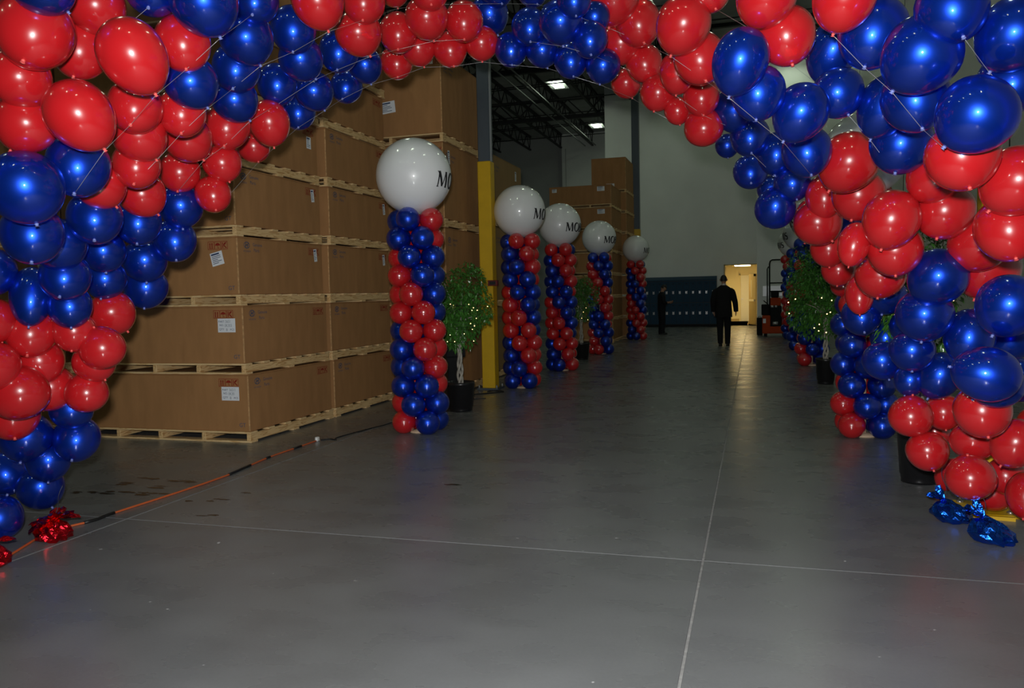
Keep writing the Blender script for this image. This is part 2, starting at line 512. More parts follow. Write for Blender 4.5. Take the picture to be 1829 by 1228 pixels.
# open door leaf swung into the corridor on the right
d2 = empty('door_2', (.05, 34.3, 0), 'tan corridor door standing open with narrow glass strip and push bar', 'door', kind='structure')
A, Bp = Vector((.06, 34.32, 0)), Vector((-.22, 35.25, 0))
dd = (Bp - A).normalized()
def leaf(a, b, z0, z1, t, name, mat, off=0.0, parent=d2):
    n = Vector((-dd.y, dd.x, 0)) * off
    p0 = A + dd * a + n; p1 = A + dd * b + n
    return MB().obox(p0 + Vector((0, 0, (z0 + z1) / 2)), p1 + Vector((0, 0, (z0 + z1) / 2)), t, z1 - z0).build(name, mat, parent)
leaf(0, .95, .02, 2.1, .045, 'door_leaf', M['tan_door'])
leaf(.55, .66, 1.15, 1.85, .05, 'glass_strip', M['glass_lit'])
leaf(.1, .85, .98, 1.06, .05, 'push_bar', M['chrome'], .06)
leaf(0, .06, 2.0, 2.1, .08, 'door_closer', M['black_steel'], .05)
# corridor ceiling lamp
lt = empty('corridor_lamp', (-.5, 36.2, 2.5), 'warm lit ceiling panel inside the corridor', 'ceiling lamp')
MB().bbox((-.85, 35.6, 2.5), (-.15, 36.8, 2.548), .008).build('housing', M['lamp_body'], lt)
MB().box((-.82, 35.63, 2.488), (-.18, 36.77, 2.5)).build('diffuser', M['warm_lamp'], lt)

# ------------------------------------------------------------------ ceiling lamps (a grid of fixtures hung below the joists)
lamp_house = MB()
lamp_house.add([(-.34, -.64, .0), (.34, -.64, 0), (.34, .64, 0), (-.34, .64, 0), (-.2, -.5, .14), (.2, -.5, .14), (.2, .5, .14), (-.2, .5, .14)],
               [(4, 5, 6, 7), (0, 1, 5, 4), (1, 2, 6, 5), (2, 3, 7, 6), (3, 0, 4, 7)])
lamp_house = lamp_house.mesh('housing', M['lamp_body'])
lamp_diff = MB().box((-.19, -.44, -.012), (.19, .44, .002)).mesh('diffuser', M['lamp'])
lamp_rod = MB().tube([(0, -.4, .14), (0, -.4, .6)], .008, 6).tube([(0, .4, .14), (0, .4, .6)], .008, 6).mesh('hanger', M['joist'])
lamp_names = {(1, 4): 'bright rectangular ceiling lamp under joists, nearer of the two seen left of centre',
              (1, 5): 'small bright ceiling lamp beside the far wall edge, farther of the two seen',
              (3, 4): 'lit ceiling lamp glimpsed through the gap between right blue balloons'}
for ix, x in enumerate((-11.6, -7.37, -3.05, 1.23)):
    for iy, y in enumerate((-1.5, 6.7, 14.9, 23.1, 31.3, 39.5)):
        if y > 34 and (x > -6 or x < -10) or (ix, iy) == (1, 3): continue
        if iy == 4 and ix == 3: y = 30.0
        L_ = empty('ceiling_lamp', (x, y, 9.6), lamp_names.get((ix, iy), 'ceiling lamp out of sight above, in the %s row, %s' % (('far left', 'left', 'middle', 'right')[ix], ('behind the viewer', 'over the arch', 'over the nearer columns', 'over the farther columns', 'before the back wall', 'at the far end')[iy])), 'ceiling lamp', 'ceiling lamps in rows')
        link('housing', lamp_house, L_); link('diffuser', lamp_diff, L_); link('hanger', lamp_rod, L_)

# ------------------------------------------------------------------ steel columns
def steel_column(x, y, w, ztop, label):
    r = empty('steel_column', (x, y, 0), label, 'column', 'steel columns with yellow guards')
    h = w / 2
    MB().bbox((x - h, y - h, 0), (x + h, y + h, 9.4), .012).build('shaft', M['steel'], r)
    MB().obox((x + h + .012, y - h + .05, ztop), (x + h + .012, y - h + .05, 9.4), .02, .03).build('lit_edge_line', M['galv'], r)  # pale strip added to draw the light line down the shaft's right edge
    MB().bbox((x - h - .012, y - h - .012, 0), (x + h + .012, y + h + .012, ztop), .012).build('yellow_guard', M['yellow'], r)
    p = MB().bbox((x - h - .08, y - h - .08, 0), (x + h + .08, y + h + .08, .025), .005).build('base_plate', M['steel'], r)
    for a in (-1, 1):
        for b in (-1, 1):
            MB().tube([(x + a * (h + .05), y + b * (h + .05), .02), (x + a * (h + .05), y + b * (h + .05), .07)], .014, 8).build('bolt', M['galv'], p)
    return r
steel_column(-4.035, 12.15, .19, 3.57, 'grey steel column with tall yellow guard beside the potted ficus')
steel_column(-3.89, 28.0, .24, 3.62, 'distant grey steel column with yellow guard behind small white balloon')

# yellow post behind the right-hand foot of the arch
yr = empty('yellow_post', (1.47, 5.93, 0), 'yellow steel post on bolted base plate behind right red balloons', 'post')
MB().bbox((1.40, 5.86, .02), (1.56, 6.02, 2.3), .02).build('post_shaft', M['yellow'], yr)
yp = MB().bbox((1.29, 5.74, 0), (1.66, 6.1, .022), .006).build('base_plate', M['yellow'], yr)
MB().obox((1.31, 5.73, .012), (1.57, 5.70, .012), .03, .024).build('plate_lip', M['yellow'], yr)
for (bx, by) in ((1.57, 5.80), (1.33, 6.04), (1.62, 6.05)):
    MB().tube([(bx, by, .02), (bx, by, .035)], .022, 6).tube([(bx, by, .035), (bx, by, .075)], .011, 8).build('bolt', M['chrome'], yp)

# ------------------------------------------------------------------ pallets
BOARD = {}
def board_mesh(sx, sy, sz, mat):
    k = (round(sx, 3), round(sy, 3), round(sz, 3), mat.name)
    if k not in BOARD:
        BOARD[k] = MB().bbox((0, 0, 0), (sx, sy, sz), min(.003, sz * .2)).mesh('board', mat)
    return BOARD[k]
def pallet(x0, x1, y0, y1, z0, label, nst=5, group='wooden pallets under the crates', tb=6, blocks=False, ht=.115):
    r = empty('pallet', (x0, y0, z0), label, 'pallet', group)
    W_, D_ = x1 - x0, y1 - y0
    sh = ht - .04
    sw = .05
    st = board_mesh(sw, D_, sh, M['pine_y'])
    for i in range(nst):
        link('stringer', st, r, ((W_ - sw) * i / (nst - 1), 0, .02))
    t = board_mesh(W_ + .016, .12, .02, M['pine_x'])
    for i in range(tb):
        link('top_board', t, r, (-.008, -.004 + (D_ - .112) * i / (tb - 1), ht - .02))
    for i in range(3):
        link('bottom_board', t, r, (-.008, -.004 + (D_ - .112) * i / 2, 0))
    return r

RED = 0
def symbols(o, u, v, parent, s=1.0):
    """three framed handling marks: arrows, umbrella, glass"""
    p = Print(o, u, v)
    q = .078 * s
    for k in range(3):
        x = k * (q + .004 * s); p.frame(x, 0, x + q, q * 1.08, .005 * s)
    for ax in (.026, .052):
        a = ax * s
        p.rect(a - .006 * s, .014 * s, a + .006 * s, .058 * s); p.poly([(a - .011 * s, .056 * s), (a + .011 * s, .056 * s), (a, .072 * s)])
    p.rect(.014 * s, .010 * s, .064 * s, .014 * s)
    x = q + .004 * s + q / 2
    n = 10
    p.poly([(x + .031 * s * math.cos(math.pi * i / n), .04 * s + .028 * s * math.sin(math.pi * i / n)) for i in range(n + 1)])
    p.rect(x - .003 * s, .014 * s, x + .003 * s, .042 * s); p.line([(x, .015 * s), (x + .012 * s, .014 * s), (x + .014 * s, .022 * s)], .005 * s)
    x = 2 * (q + .004 * s)
    p.rect(x + .014 * s, .012 * s, x + .024 * s, .072 * s)
    p.line([(x + .062 * s, .072 * s), (x + .03 * s, .042 * s), (x + .064 * s, .012 * s)], .012 * s)
    p.line([(x + .046 * s, .07 * s), (x + .03 * s, .05 * s)], .006 * s)
    return p.mb.build('handling_symbols', M['red_ink'], parent)
def logo(o, u, v, parent, s=1.0):
    p = Print(o, u, v)
    p.ring(.06 * s, .085 * s, .052 * s, .036 * s, .008 * s)
    p.line([(.035 * s, .062 * s), (.05 * s, .108 * s)], .012 * s); p.line([(.07 * s, .062 * s), (.085 * s, .108 * s)], .012 * s); p.line([(.04 * s, .08 * s), (.08 * s, .092 * s)], .01 * s)
    p.text('HYUNDAI', .0, .012 * s, .028 * s)
    p.mb.build('printed_logo', M['blue_ink'], parent)['kind'] = 'stuff'
    p = Print(o, u, v)
    p.text('Genuine', .165 * s, .078 * s, .05 * s); p.text('Parts', .18 * s, .018 * s, .05 * s)
    q_ = p.mb.build('printed_words', M['blue_ink'], parent); q_['kind'] = 'stuff'
def part_label(o, u, v, parent, lines):
    p = Print(o, u, v, .002); p.rect(0, 0, .215, .145)
    lb = p.mb.build('paper_label', M['paper'], parent)
    t = Print(o, u, v, .003)
    t.text('PART', .01, .103, .03).text('NO.', .02, .066, .03).text('QTY', .016, .022, .03).text('PCS', .15, .018, .03)
    t.mb.build('lettering', M['navy_ink'], lb)
    t = Print(o, u, v, .003)
    t.text(lines[0], .094, .1, .042, .8).text(lines[1], .085, .058, .042, .8).text(lines[2], .1, .014, .04)
    t.mb.build('handwriting', M['pencil'], lb)
def bar_label(o, u, v, parent, w_, h_, rot=0.0):
    u, v = Vector(u), Vector(v)
    c, s_ = math.cos(rot), math.sin(rot)
    u2, v2 = u * c + v * s_, v * c - u * s_
    p = Print(o, u2, v2, .002); p.rect(0, 0, w_, h_)
    lb = p.mb.build('paper_label', M['paper'], parent)
    t = Print(o, u2, v2, .003)
    rr = random.Random(int(w_ * 1000 + o[2] * 77))
    y = h_ * .9
    t.rect(w_ * .08, h_ * .8, w_ * .75, h_ * .92)
    for k in range(5):
        yy = h_ * (.68 - .13 * k); t.rect(w_ * .1, yy, w_ * rr.uniform(.5, .92), yy + h_ * .045)
    t.mb.build('printed_lines', M['navy_ink'], lb)

U_F, V_F = (1, 0, 0), (0, 0, 1)          # faces looking at -Y
U_S = (0, 1, 0)                            # faces looking at +X
def crate(x0, x1, y0, y1, z0, z1, label, mat='card', cat='crate', group='cardboard crates stacked on pallets', name='cardboard_crate'):
    r = empty(name, (x0, y0, z0), label, cat, group)
    b = MB().bbox((x0, y0, z0), (x1, y1, z1 - .012), .006)
    b.build('body', M[mat], r)
    MB().bbox((x0 - .004, y0 - .004, z1 - .014), (x1 + .004, y1 + .004, z1), .004).build('lid', M[mat], r)
    e = MB()
    e.box((x1 - .012, y0 - .0025, z0 + .01), (x1 + .0025, y0 + .004, z1 - .02))
    e.build('corner_seam', M['card_edge'], r)
    return r

ORD = ['bottom', 'second from floor', 'third from floor', 'fourth from floor', 'fifth from floor', 'sixth from floor', 'seventh from floor']
PITCH, PH = .72, .115
jit = random.Random(11)
stacks = [(-7.34, -5.06, 7.22, 8.95, 'corner stack facing the aisle'), (-7.34, -5.05, 9.0, 10.74, 'second stack, behind the corner stack'), (-9.72, -7.42, 7.24, 8.98, 'leftmost stack behind left balloons')]
for si, (x0, x1, y0, y1, where) in enumerate(stacks):
    for k in range(7):
        dx = jit.uniform(-.03, .0) if k else 0
        dy = jit.uniform(-.02, .02) if k else 0
        if si == 0: dx = (0, -.03, -.06, -.07, -.08, -.06, -.07)[k]; dy = 0
        z0 = PITCH * k
        pallet(x0 + dx, x1 + dx, y0 + dy, y1 + dy, z0, 'pine pallet under the %s crate of the %s' % (ORD[k].replace(' from floor', ''), where) if k else 'pine pallet on the floor under the %s' % where)
        c = crate(x0 + dx + .012, x1 + dx - .012, y0 + dy + .012, y1 + dy - .012, z0 + PH, z0 + PITCH, 'brown cardboard crate, %s in the %s' % (ORD[k], where))
        X1, Y0 = x1 + dx - .012, y0 + dy + .012
        zt = z0 + PITCH
        # print on the front face
        if si != 1:
            symbols((X1 - .36, Y0, zt - .13), U_F, V_F, c)
            if si == 0 and k < 2:
                part_label((X1 - .31 if k else X1 - .33, Y0, zt - .277), U_F, V_F, c, [('56S11', '0K30', '8'), ('5651', '0K303', '8')][k])
            elif k == 2 or si == 2:
                bar_label((X1 - .31, Y0, zt - .31), U_F, V_F, c, .15, .14, .22)
            p = Print((X1 - .13, Y0, z0 + PH + .05), U_F, V_F); p.text('GT', 0, 0, .06); p.mb.build('printed_letters', M['blue_ink'], c)
            for cx_ in (.75, 1.5): MB().box((X1 - cx_, Y0 - .001, z0 + PH + .01), (X1 - cx_ + .003, Y0 + .002, zt - .03)).build('panel_crease', M['card'], c)
        if si != 2:
            logo((X1, Y0 + .1, zt - .17), U_S, V_F, c)
            symbols((X1, y1 + dy - .33, zt - .14), U_S, V_F, c)
            if k in (2, 3): bar_label((X1, y1 + dy - .2, zt - .22), U_S, V_F, c, .07, .15, .12)
            if k == 4: bar_label((X1, y1 + dy - .25, zt - .3), U_S, V_F, c, .1, .14, 0)

# taller boxes beyond, by the yellow column
lv = [(0, 1.25), (1.25, 2.49), (2.49, 3.72), (3.72, 5.0)]
nm = ['bottom', 'second', 'third', 'top']
for k, (a, b) in enumerate(lv):
    pallet(-5.95, -4.3, 11.02, 12.7, a, 'pallet under the %s tall box left of yellow column' % nm[k], 3, 'pallets under the tall boxes', 5, ht=.125)
    c = crate(-5.94, -4.31, 11.03, 12.69, a + .125, b, '%s tall brown box in the stack left of yellow column' % nm[k].capitalize(), 'card' if k % 2 else 'card', 'box', 'tall boxes by the yellow column', 'tall_box')
    X1, Y0 = -4.31, 11.03
    symbols((X1 - .30, Y0, b - .18), U_F, V_F, c, 1.2)
    logo((X1, Y0 + .1, b - .28), U_S, V_F, c, 1.2)
    if k == 1: part_label((X1 - .26, Y0, b - .36), U_F, V_F, c, ('GLS0T', '0K300', '30'))
    if k == 2: bar_label((X1, Y0 + .2, b - .3), U_S, V_F, c, .08, .2, .1)
    if k == 3:
        bar_label((X1 - 1.0, Y0, a + .45), U_F, V_F, c, .28, .17, .1); bar_label((X1 - .42, Y0, b - .17), U_F, V_F, c, .3, .14, 0)
for k, (a, b) in enumerate([(0, 1.27), (1.27, 2.70), (2.70, 3.97)]):
    pallet(-6.0, -4.42, 13.6, 15.55, a, '%s pallet of the box stack just right of yellow column' % nm[k].capitalize(), 3, 'pallets right of the yellow column', 5, ht=.125)
    c = crate(-5.99, -4.43, 13.61, 15.54, a + .125, b, '%s brown box in the stack just right of yellow column' % nm[k].capitalize() if k < 2 else 'Top brown box showing just right of yellow column', 'card_pale', 'box', 'boxes right of the yellow column', 'tall_box')
    logo((-4.43, 13.7, b - .3), U_S, V_F, c, 1.2)
    if k == 2: bar_label((-4.43, 15.1, b - .3), U_S, V_F, c, .1, .18, 0)
# far crates
for si, (x0, x1, y0, y1, where) in enumerate([(-5.85, -3.98, 23.5, 25.3, 'far stack behind the white balloons'), (-5.75, -3.86, 25.6, 27.3, 'farthest stack beside the distant column')]):
    for k in range(7):
        z0 = .66 * k
        pallet(x0, x1, y0, y1, z0, 'Pallet under the %s crate of the %s' % (ORD[k].replace(' from floor', ''), where), 4, 'pallets of the far stacks', 5, ht=.1)
        c = crate(x0 + .01, x1 - .01, y0 + .01, y1 - .01, z0 + .1, z0 + .66, 'Dim brown crate, %s in the %s' % (ORD[k], where), 'card', 'crate', 'crates in the far stacks')
        if si == 0 and k >= 3:
            bar_label((x1 - .42, y0 + .01, z0 + .48), U_F, V_F, c, .22, .13)
            if k == 6: bar_label((x0 + .1, y0 + .01, z0 + .5), U_F, V_F, c, .14, .1)
pallet(-4.98, -3.87, 25.62, 27.28, 4.62, 'small pallet under the single box on top of the farthest stack', 3, 'pallets of the far stacks', 5, ht=.1)
c = crate(-4.97, -3.88, 25.63, 27.27, 4.72, 5.72, 'single squarish brown box on top of the farthest stack', 'card', 'box', None, 'cardboard_box')
bar_label((-4.5, 25.63, 4.78), U_F, V_F, c, .26, .13); bar_label((-4.85, 25.63, 4.78), U_F, V_F, c, .13, .08)
def smooth(pts, n=6):
    out = []
    for i in range(len(pts) - 1):
        p0, p1, p2, p3 = (Vector(pts[max(0, min(len(pts) - 1, j))]) for j in (i - 1, i, i + 1, i + 2))
        for k in range(n):
            t = k / n
            out.append(.5 * ((2 * p1) + (-p0 + p2) * t + (2 * p0 - 5 * p1 + 4 * p2 - p3) * t * t + (-p0 + 3 * p1 - 3 * p2 + p3) * t ** 3))
    out.append(Vector(pts[-1])); return out


# ------------------------------------------------------------------ balloon meshes
def balloon_mesh(name, mat, n=32, rings=20, low=1.18, taper=.12):
    mb = MB()
    prof = []
    for i in range(rings + 1):
        t = math.pi * (1 - i / rings)       # bottom to top
        if t > math.pi / 2:
            s_ = (t - math.pi / 2) / (math.pi / 2)
            r = math.sin(t) * (1 - taper * s_ * s_); z = low * math.cos(t)
        else:
            r = math.sin(t); z = math.cos(t)
        prof.append((max(r, .012), z))
    mb.lathe(prof, n)
    b = 0
    mb.f.append(tuple(reversed(range(n)))); mb.m.append(0); mb.sm.append(True)
    e = rings * n
    mb.f.append(tuple(e + k for k in range(n))); mb.m.append(0); mb.sm.append(True)
    return mb.mesh(name, mat)
M['red_knot'] = pm('red_knot', (0.75, 0.10, 0.09), 0.5)
M['blue_knot'] = pm('blue_knot', (0.16, 0.20, 0.48), 0.5)
def knot_mesh(name, mat):
    mb = MB()
    mb.lathe([(.02, -1.15), (.05, -1.175), (.058, -1.20), (.04, -1.225), (.032, -1.235), (.062, -1.262), (.066, -1.268), (.03, -1.25), (.0, -1.245)], 10)
    return mb.mesh(name, mat)
BM = {'R': balloon_mesh('balloon_red', M['red']), 'B': balloon_mesh('balloon_blue', M['blue'])}
KM = {'R': knot_mesh('knot_red', M['red_knot']), 'B': knot_mesh('knot_blue', M['blue_knot'])}

# ------------------------------------------------------------------ balloon arch (positions and sizes in metres: centre, knot direction, half width, half length)
ARCH = [
    (-2.82, 2.72, 2.83, 0.29, 0.65, -0.70, 0.130, 0.119, "B"), (-3.01, 3.21, 2.92, 0.18, 0.54, -0.82, 0.136, 0.125, "R"), (-2.97, 2.82, 2.68, 0.16, -0.51, -0.84, 0.158, 0.157, "R"),
    (-2.77, 3.32, 3.01, 0.26, -0.52, -0.81, 0.132, 0.130, "B"), (-2.53, 3.38, 2.94, 0.14, 0.47, -0.87, 0.161, 0.148, "B"), (-2.62, 2.99, 2.59, 0.21, 0.49, -0.85, 0.145, 0.156, "R"),
    (-3.15, 3.25, 2.74, 0.05, -0.37, -0.93, 0.135, 0.134, "R"), (-2.73, 3.47, 2.79, 0.29, -0.26, -0.92, 0.135, 0.134, "R"), (-3.16, 2.90, 2.52, 0.34, 0.61, -0.72, 0.132, 0.121, "R"),
    (-2.87, 2.93, 2.34, 0.28, 0.50, -0.82, 0.144, 0.149, "R"), (-3.23, 2.99, 2.34, -0.44, -0.24, -0.87, 0.134, 0.123, "R"), (-3.00, 3.43, 2.49, 0.32, -0.61, -0.73, 0.134, 0.132, "R"),
    (-2.78, 3.58, 2.63, 0.29, 0.48, -0.83, 0.136, 0.125, "B"), (-2.93, 3.69, 2.51, 0.29, -0.43, -0.85, 0.126, 0.125, "R"), (-3.12, 3.58, 2.39, 0.30, 0.46, -0.84, 0.141, 0.130, "R"),
    (-3.29, 4.18, 2.49, 0.35, 0.47, -0.81, 0.145, 0.133, "R"), (-2.68, 4.04, 3.18, 0.25, -0.61, -0.75, 0.129, 0.128, "B"), (-2.40, 4.23, 3.21, 0.13, 0.43, -0.89, 0.149, 0.147, "R"),
    (-2.80, 4.11, 3.01, 0.22, 0.46, -0.86, 0.154, 0.141, "B"), (-2.75, 4.54, 3.18, 0.13, -0.30, -0.95, 0.141, 0.139, "B"), (-2.97, 4.25, 2.89, 0.16, -0.48, -0.86, 0.141, 0.140, "B"),
    (-2.45, 4.92, 3.44, 0.15, -0.43, -0.89, 0.143, 0.141, "R"), (-2.56, 5.04, 3.29, 0.28, 0.44, -0.85, 0.157, 0.144, "R"), (-2.84, 4.76, 3.07, 0.40, 0.49, -0.78, 0.145, 0.133, "B"),
    (-2.81, 5.23, 3.24, 0.12, -0.42, -0.90, 0.140, 0.139, "B"), (-3.10, 4.40, 2.75, 0.36, 0.48, -0.80, 0.141, 0.129, "B"), (-3.12, 4.92, 2.97, 0.13, -0.28, -0.95, 0.135, 0.134, "B"),
    (-3.27, 4.55, 2.63, 0.20, -0.48, -0.85, 0.146, 0.145, "R"), (-3.17, 4.88, 2.71, 0.02, 0.25, -0.97, 0.139, 0.145, "R"), (-3.05, 5.28, 3.00, 0.30, 0.41, -0.86, 0.141, 0.129, "B"),
    (-2.87, 5.75, 3.29, 0.14, 0.35, -0.93, 0.132, 0.127, "B"), (-3.15, 5.97, 3.20, 0.07, -0.62, -0.78, 0.130, 0.129, "B"), (-3.34, 5.54, 2.93, 0.23, -0.43, -0.87, 0.132, 0.131, "B"),
    (-3.61, 4.50, 2.35, 0.13, -0.35, -0.93, 0.134, 0.123, "R"), (-3.37, 4.62, 2.41, 0.34, 0.05, -0.94, 0.127, 0.116, "R"), (-3.68, 5.44, 2.68, 0.36, -0.12, -0.93, 0.128, 0.117, "R"),
    (-3.45, 4.62, 2.21, 0.41, -0.39, -0.83, 0.118, 0.117, "R"), (-3.23, 2.96, 2.05, 0.25, 0.06, -0.97, 0.170, 0.156, "B"), (-3.17, 3.22, 2.18, 0.23, -0.43, -0.87, 0.147, 0.146, "B"),
    (-3.23, 3.68, 2.25, 0.31, -0.53, -0.79, 0.125, 0.124, "R"), (-3.47, 3.21, 1.86, 0.32, -0.38, -0.87, 0.147, 0.145, "B"), (-3.41, 3.60, 2.15, 0.31, 0.44, -0.84, 0.135, 0.124, "R"),
    (-3.58, 4.11, 2.16, 0.37, 0.45, -0.81, 0.139, 0.128, "R"), (-3.52, 3.67, 1.98, 0.39, -0.47, -0.79, 0.145, 0.143, "B"), (-3.73, 4.24, 2.01, 0.26, -0.41, -0.88, 0.140, 0.139, "B"),
    (-3.67, 4.57, 2.14, 0.09, -0.04, -0.99, 0.146, 0.134, "B"), (-3.72, 3.61, 1.84, 0.05, 0.03, -1.00, 0.147, 0.135, "B"), (-4.17, 3.56, 1.70, 0.32, -0.06, -0.95, 0.139, 0.127, "B"),
    (-3.91, 4.13, 1.83, 0.24, -0.15, -0.96, 0.135, 0.124, "B"), (-3.78, 3.70, 1.66, 0.33, -0.60, -0.73, 0.138, 0.136, "B"), (-3.77, 4.62, 1.92, 0.34, -0.39, -0.86, 0.141, 0.140, "B"),
    (-4.00, 4.59, 1.79, 0.17, -0.15, -0.97, 0.148, 0.136, "B"), (-4.03, 4.26, 1.66, 0.10, -0.40, -0.91, 0.133, 0.122, "B"), (-4.13, 4.74, 1.61, 0.14, -0.33, -0.93, 0.150, 0.138, "B"),
    (-4.02, 3.69, 1.56, 0.13, -0.29, -0.95, 0.116, 0.165, "B"), (-3.85, 3.79, 1.49, 0.30, -0.29, -0.91, 0.122, 0.119, "B"), (-4.22, 3.59, 1.42, 0.34, 0.12, -0.93, 0.134, 0.123, "R"),
    (-4.13, 3.77, 1.34, 0.34, -0.51, -0.79, 0.144, 0.143, "R"), (-3.94, 3.90, 1.34, 0.23, -0.42, -0.88, 0.125, 0.115, "R"), (-3.81, 3.98, 1.22, 0.01, -0.41, 0.91, 0.134, 0.123, "R"),
    (-4.06, 4.33, 1.44, 0.42, 0.38, -0.82, 0.147, 0.135, "R"), (-3.97, 4.07, 1.14, 0.51, 0.06, -0.86, 0.129, 0.118, "R"), (-4.19, 3.56, 1.16, 0.25, -0.09, -0.96, 0.143, 0.131, "R"),
    (-4.17, 3.71, 0.99, -0.41, -0.56, -0.72, 0.166, 0.152, "R"), (-4.20, 3.88, 1.16, 0.45, -0.10, -0.89, 0.142, 0.131, "R"), (-4.05, 4.08, 0.93, 0.15, -0.16, 0.98, 0.130, 0.119, "R"),
    (-4.28, 4.03, 0.98, 0.12, -0.53, -0.84, 0.149, 0.137, "R"), (-4.46, 3.90, 0.82, 0.46, -0.36, -0.81, 0.160, 0.147, "R"), (-4.27, 4.17, 0.81, 0.33, -0.07, 0.94, 0.134, 0.123, "B"),
    (-4.32, 4.25, 0.61, 0.33, -0.61, -0.72, 0.147, 0.146, "B"), (-4.55, 4.07, 0.65, 0.13, -0.41, -0.90, 0.165, 0.151, "B"), (-4.54, 4.22, 0.46, 0.26, -0.31, -0.91, 0.141, 0.130, "B"),
    (-4.72, 4.31, 0.25, 0.39, 0.16, -0.91, 0.152, 0.139, "B"), (-5.00, 4.28, 0.34, 0.76, -0.25, -0.60, 0.153, 0.151, "B"), (-4.52, 3.81, 0.17, 0.26, 0.24, 0.94, 0.141, 0.129, "B"),
    (-2.76, 6.08, 3.95, 0.05, 0.39, -0.92, 0.128, 0.117, "R"), (-2.18, 5.40, 3.63, 0.30, -0.55, -0.78, 0.133, 0.132, "R"), (-2.26, 5.53, 3.51, 0.15, 0.39, -0.91, 0.157, 0.144, "R"),
    (-2.06, 5.77, 3.53, 0.14, -0.39, -0.91, 0.145, 0.144, "R"), (-2.52, 5.61, 3.45, 0.17, -0.46, -0.87, 0.143, 0.142, "R"), (-2.49, 5.91, 3.42, 0.15, 0.36, -0.92, 0.135, 0.124, "R"),
    (-2.76, 6.10, 3.39, 0.20, -0.41, -0.89, 0.132, 0.131, "R"), (-2.26, 5.99, 3.41, 0.27, -0.23, -0.93, 0.133, 0.132, "R"), (-2.02, 6.05, 3.45, -0.01, 0.10, -0.99, 0.133, 0.122, "R"),
    (-1.90, 6.06, 3.84, 0.41, -0.34, -0.85, 0.135, 0.134, "B"), (-1.99, 6.18, 3.71, 0.24, 0.39, -0.89, 0.145, 0.147, "B"), (-1.75, 6.59, 4.00, 0.35, -0.30, -0.89, 0.133, 0.131, "B"),
    (-1.16, 5.46, 3.47, 0.17, -0.37, -0.91, 0.119, 0.117, "B"), (-1.28, 5.57, 3.38, 0.02, 0.32, -0.95, 0.154, 0.141, "B"), (-1.62, 6.01, 3.51, 0.16, -0.52, -0.84, 0.139, 0.137, "B"),
    (-1.10, 5.69, 3.27, 0.14, -0.47, -0.87, 0.126, 0.125, "B"), (-1.08, 5.78, 3.45, 0.33, 0.10, -0.94, 0.108, 0.100, "B"), (-1.80, 6.11, 3.39, 0.15, -0.39, -0.91, 0.127, 0.126, "B"),
    (-1.56, 6.14, 3.37, 0.20, 0.33, -0.92, 0.130, 0.119, "B"), (-1.34, 6.15, 3.27, 0.21, -0.37, -0.91, 0.129, 0.127, "B"), (-1.09, 6.15, 3.21, -0.19, 0.03, -0.98, 0.132, 0.121, "B"),
    (-0.96, 5.92, 3.62, -0.25, 0.29, -0.92, 0.182, 0.177, "R"), (-0.25, 4.90, 3.23, 0.28, -0.34, -0.90, 0.128, 0.126, "R"), (-0.39, 4.89, 3.05, -0.42, 0.24, -0.87, 0.158, 0.159, "R"),
    (-0.82, 6.11, 3.48, 0.27, -0.39, -0.88, 0.169, 0.168, "R"), (0.06, 4.08, 2.88, -0.44, 0.29, -0.85, 0.140, 0.135, "R"), (-0.06, 4.07, 2.59, -0.32, 0.24, -0.92, 0.132, 0.147, "B"),
    (0.15, 4.26, 2.74, 0.18, -0.18, -0.97, 0.139, 0.136, "R"), (-0.97, 6.26, 3.40, -0.13, -0.01, -0.99, 0.161, 0.148, "R"), (-0.32, 5.12, 2.91, 0.24, -0.39, -0.89, 0.155, 0.153, "R"),
    (-0.52, 5.96, 3.06, -0.09, 0.05, -0.99, 0.131, 0.142, "R"), (-0.81, 6.35, 3.25, 0.36, -0.31, -0.88, 0.141, 0.140, "R"), (-0.37, 6.15, 2.91, 0.12, -0.33, -0.94, 0.132, 0.131, "R"),
    (-0.70, 6.32, 3.01, -0.21, -0.13, -0.97, 0.138, 0.126, "R"), (-1.04, 6.96, 3.27, 0.32, 0.28, -0.91, 0.129, 0.118, "R"), (-0.56, 6.35, 2.87, 0.16, -0.05, -0.99, 0.101, 0.098, "R"),
    (-0.36, 6.27, 2.70, -0.11, -0.19, 0.97, 0.146, 0.134, "R"), (0.37, 3.77, 2.73, -0.27, 0.32, -0.91, 0.131, 0.130, "R"), (0.73, 3.55, 2.57, 0.18, -0.44, -0.88, 0.132, 0.131, "B"),
    (0.98, 3.67, 2.48, -0.45, 0.34, -0.83, 0.139, 0.133, "B"), (0.65, 3.65, 2.43, -0.59, 0.29, -0.75, 0.155, 0.145, "B"), (0.51, 3.98, 2.63, -0.24, -0.29, -0.93, 0.151, 0.149, "B"),
    (0.82, 3.51, 2.15, -0.66, 0.28, -0.70, 0.149, 0.136, "B"), (1.03, 3.87, 2.34, -0.23, -0.83, -0.52, 0.136, 0.135, "B"), (0.02, 4.28, 2.48, -0.07, -0.29, -0.96, 0.133, 0.128, "B"),
    (0.23, 4.39, 2.39, -0.52, 0.19, -0.84, 0.136, 0.140, "B"), (0.41, 4.53, 2.50, 0.35, -0.26, -0.90, 0.130, 0.119, "B"), (0.40, 4.65, 2.75, -0.34, 0.27, -0.90, 0.130, 0.155, "B"),
    (0.68, 3.99, 2.33, 0.11, -0.42, -0.90, 0.143, 0.142, "B"), (0.64, 4.55, 2.42, -0.35, 0.23, -0.91, 0.130, 0.151, "B"), (0.74, 4.71, 2.25, -0.20, -0.27, -0.94, 0.159, 0.146, "B"),
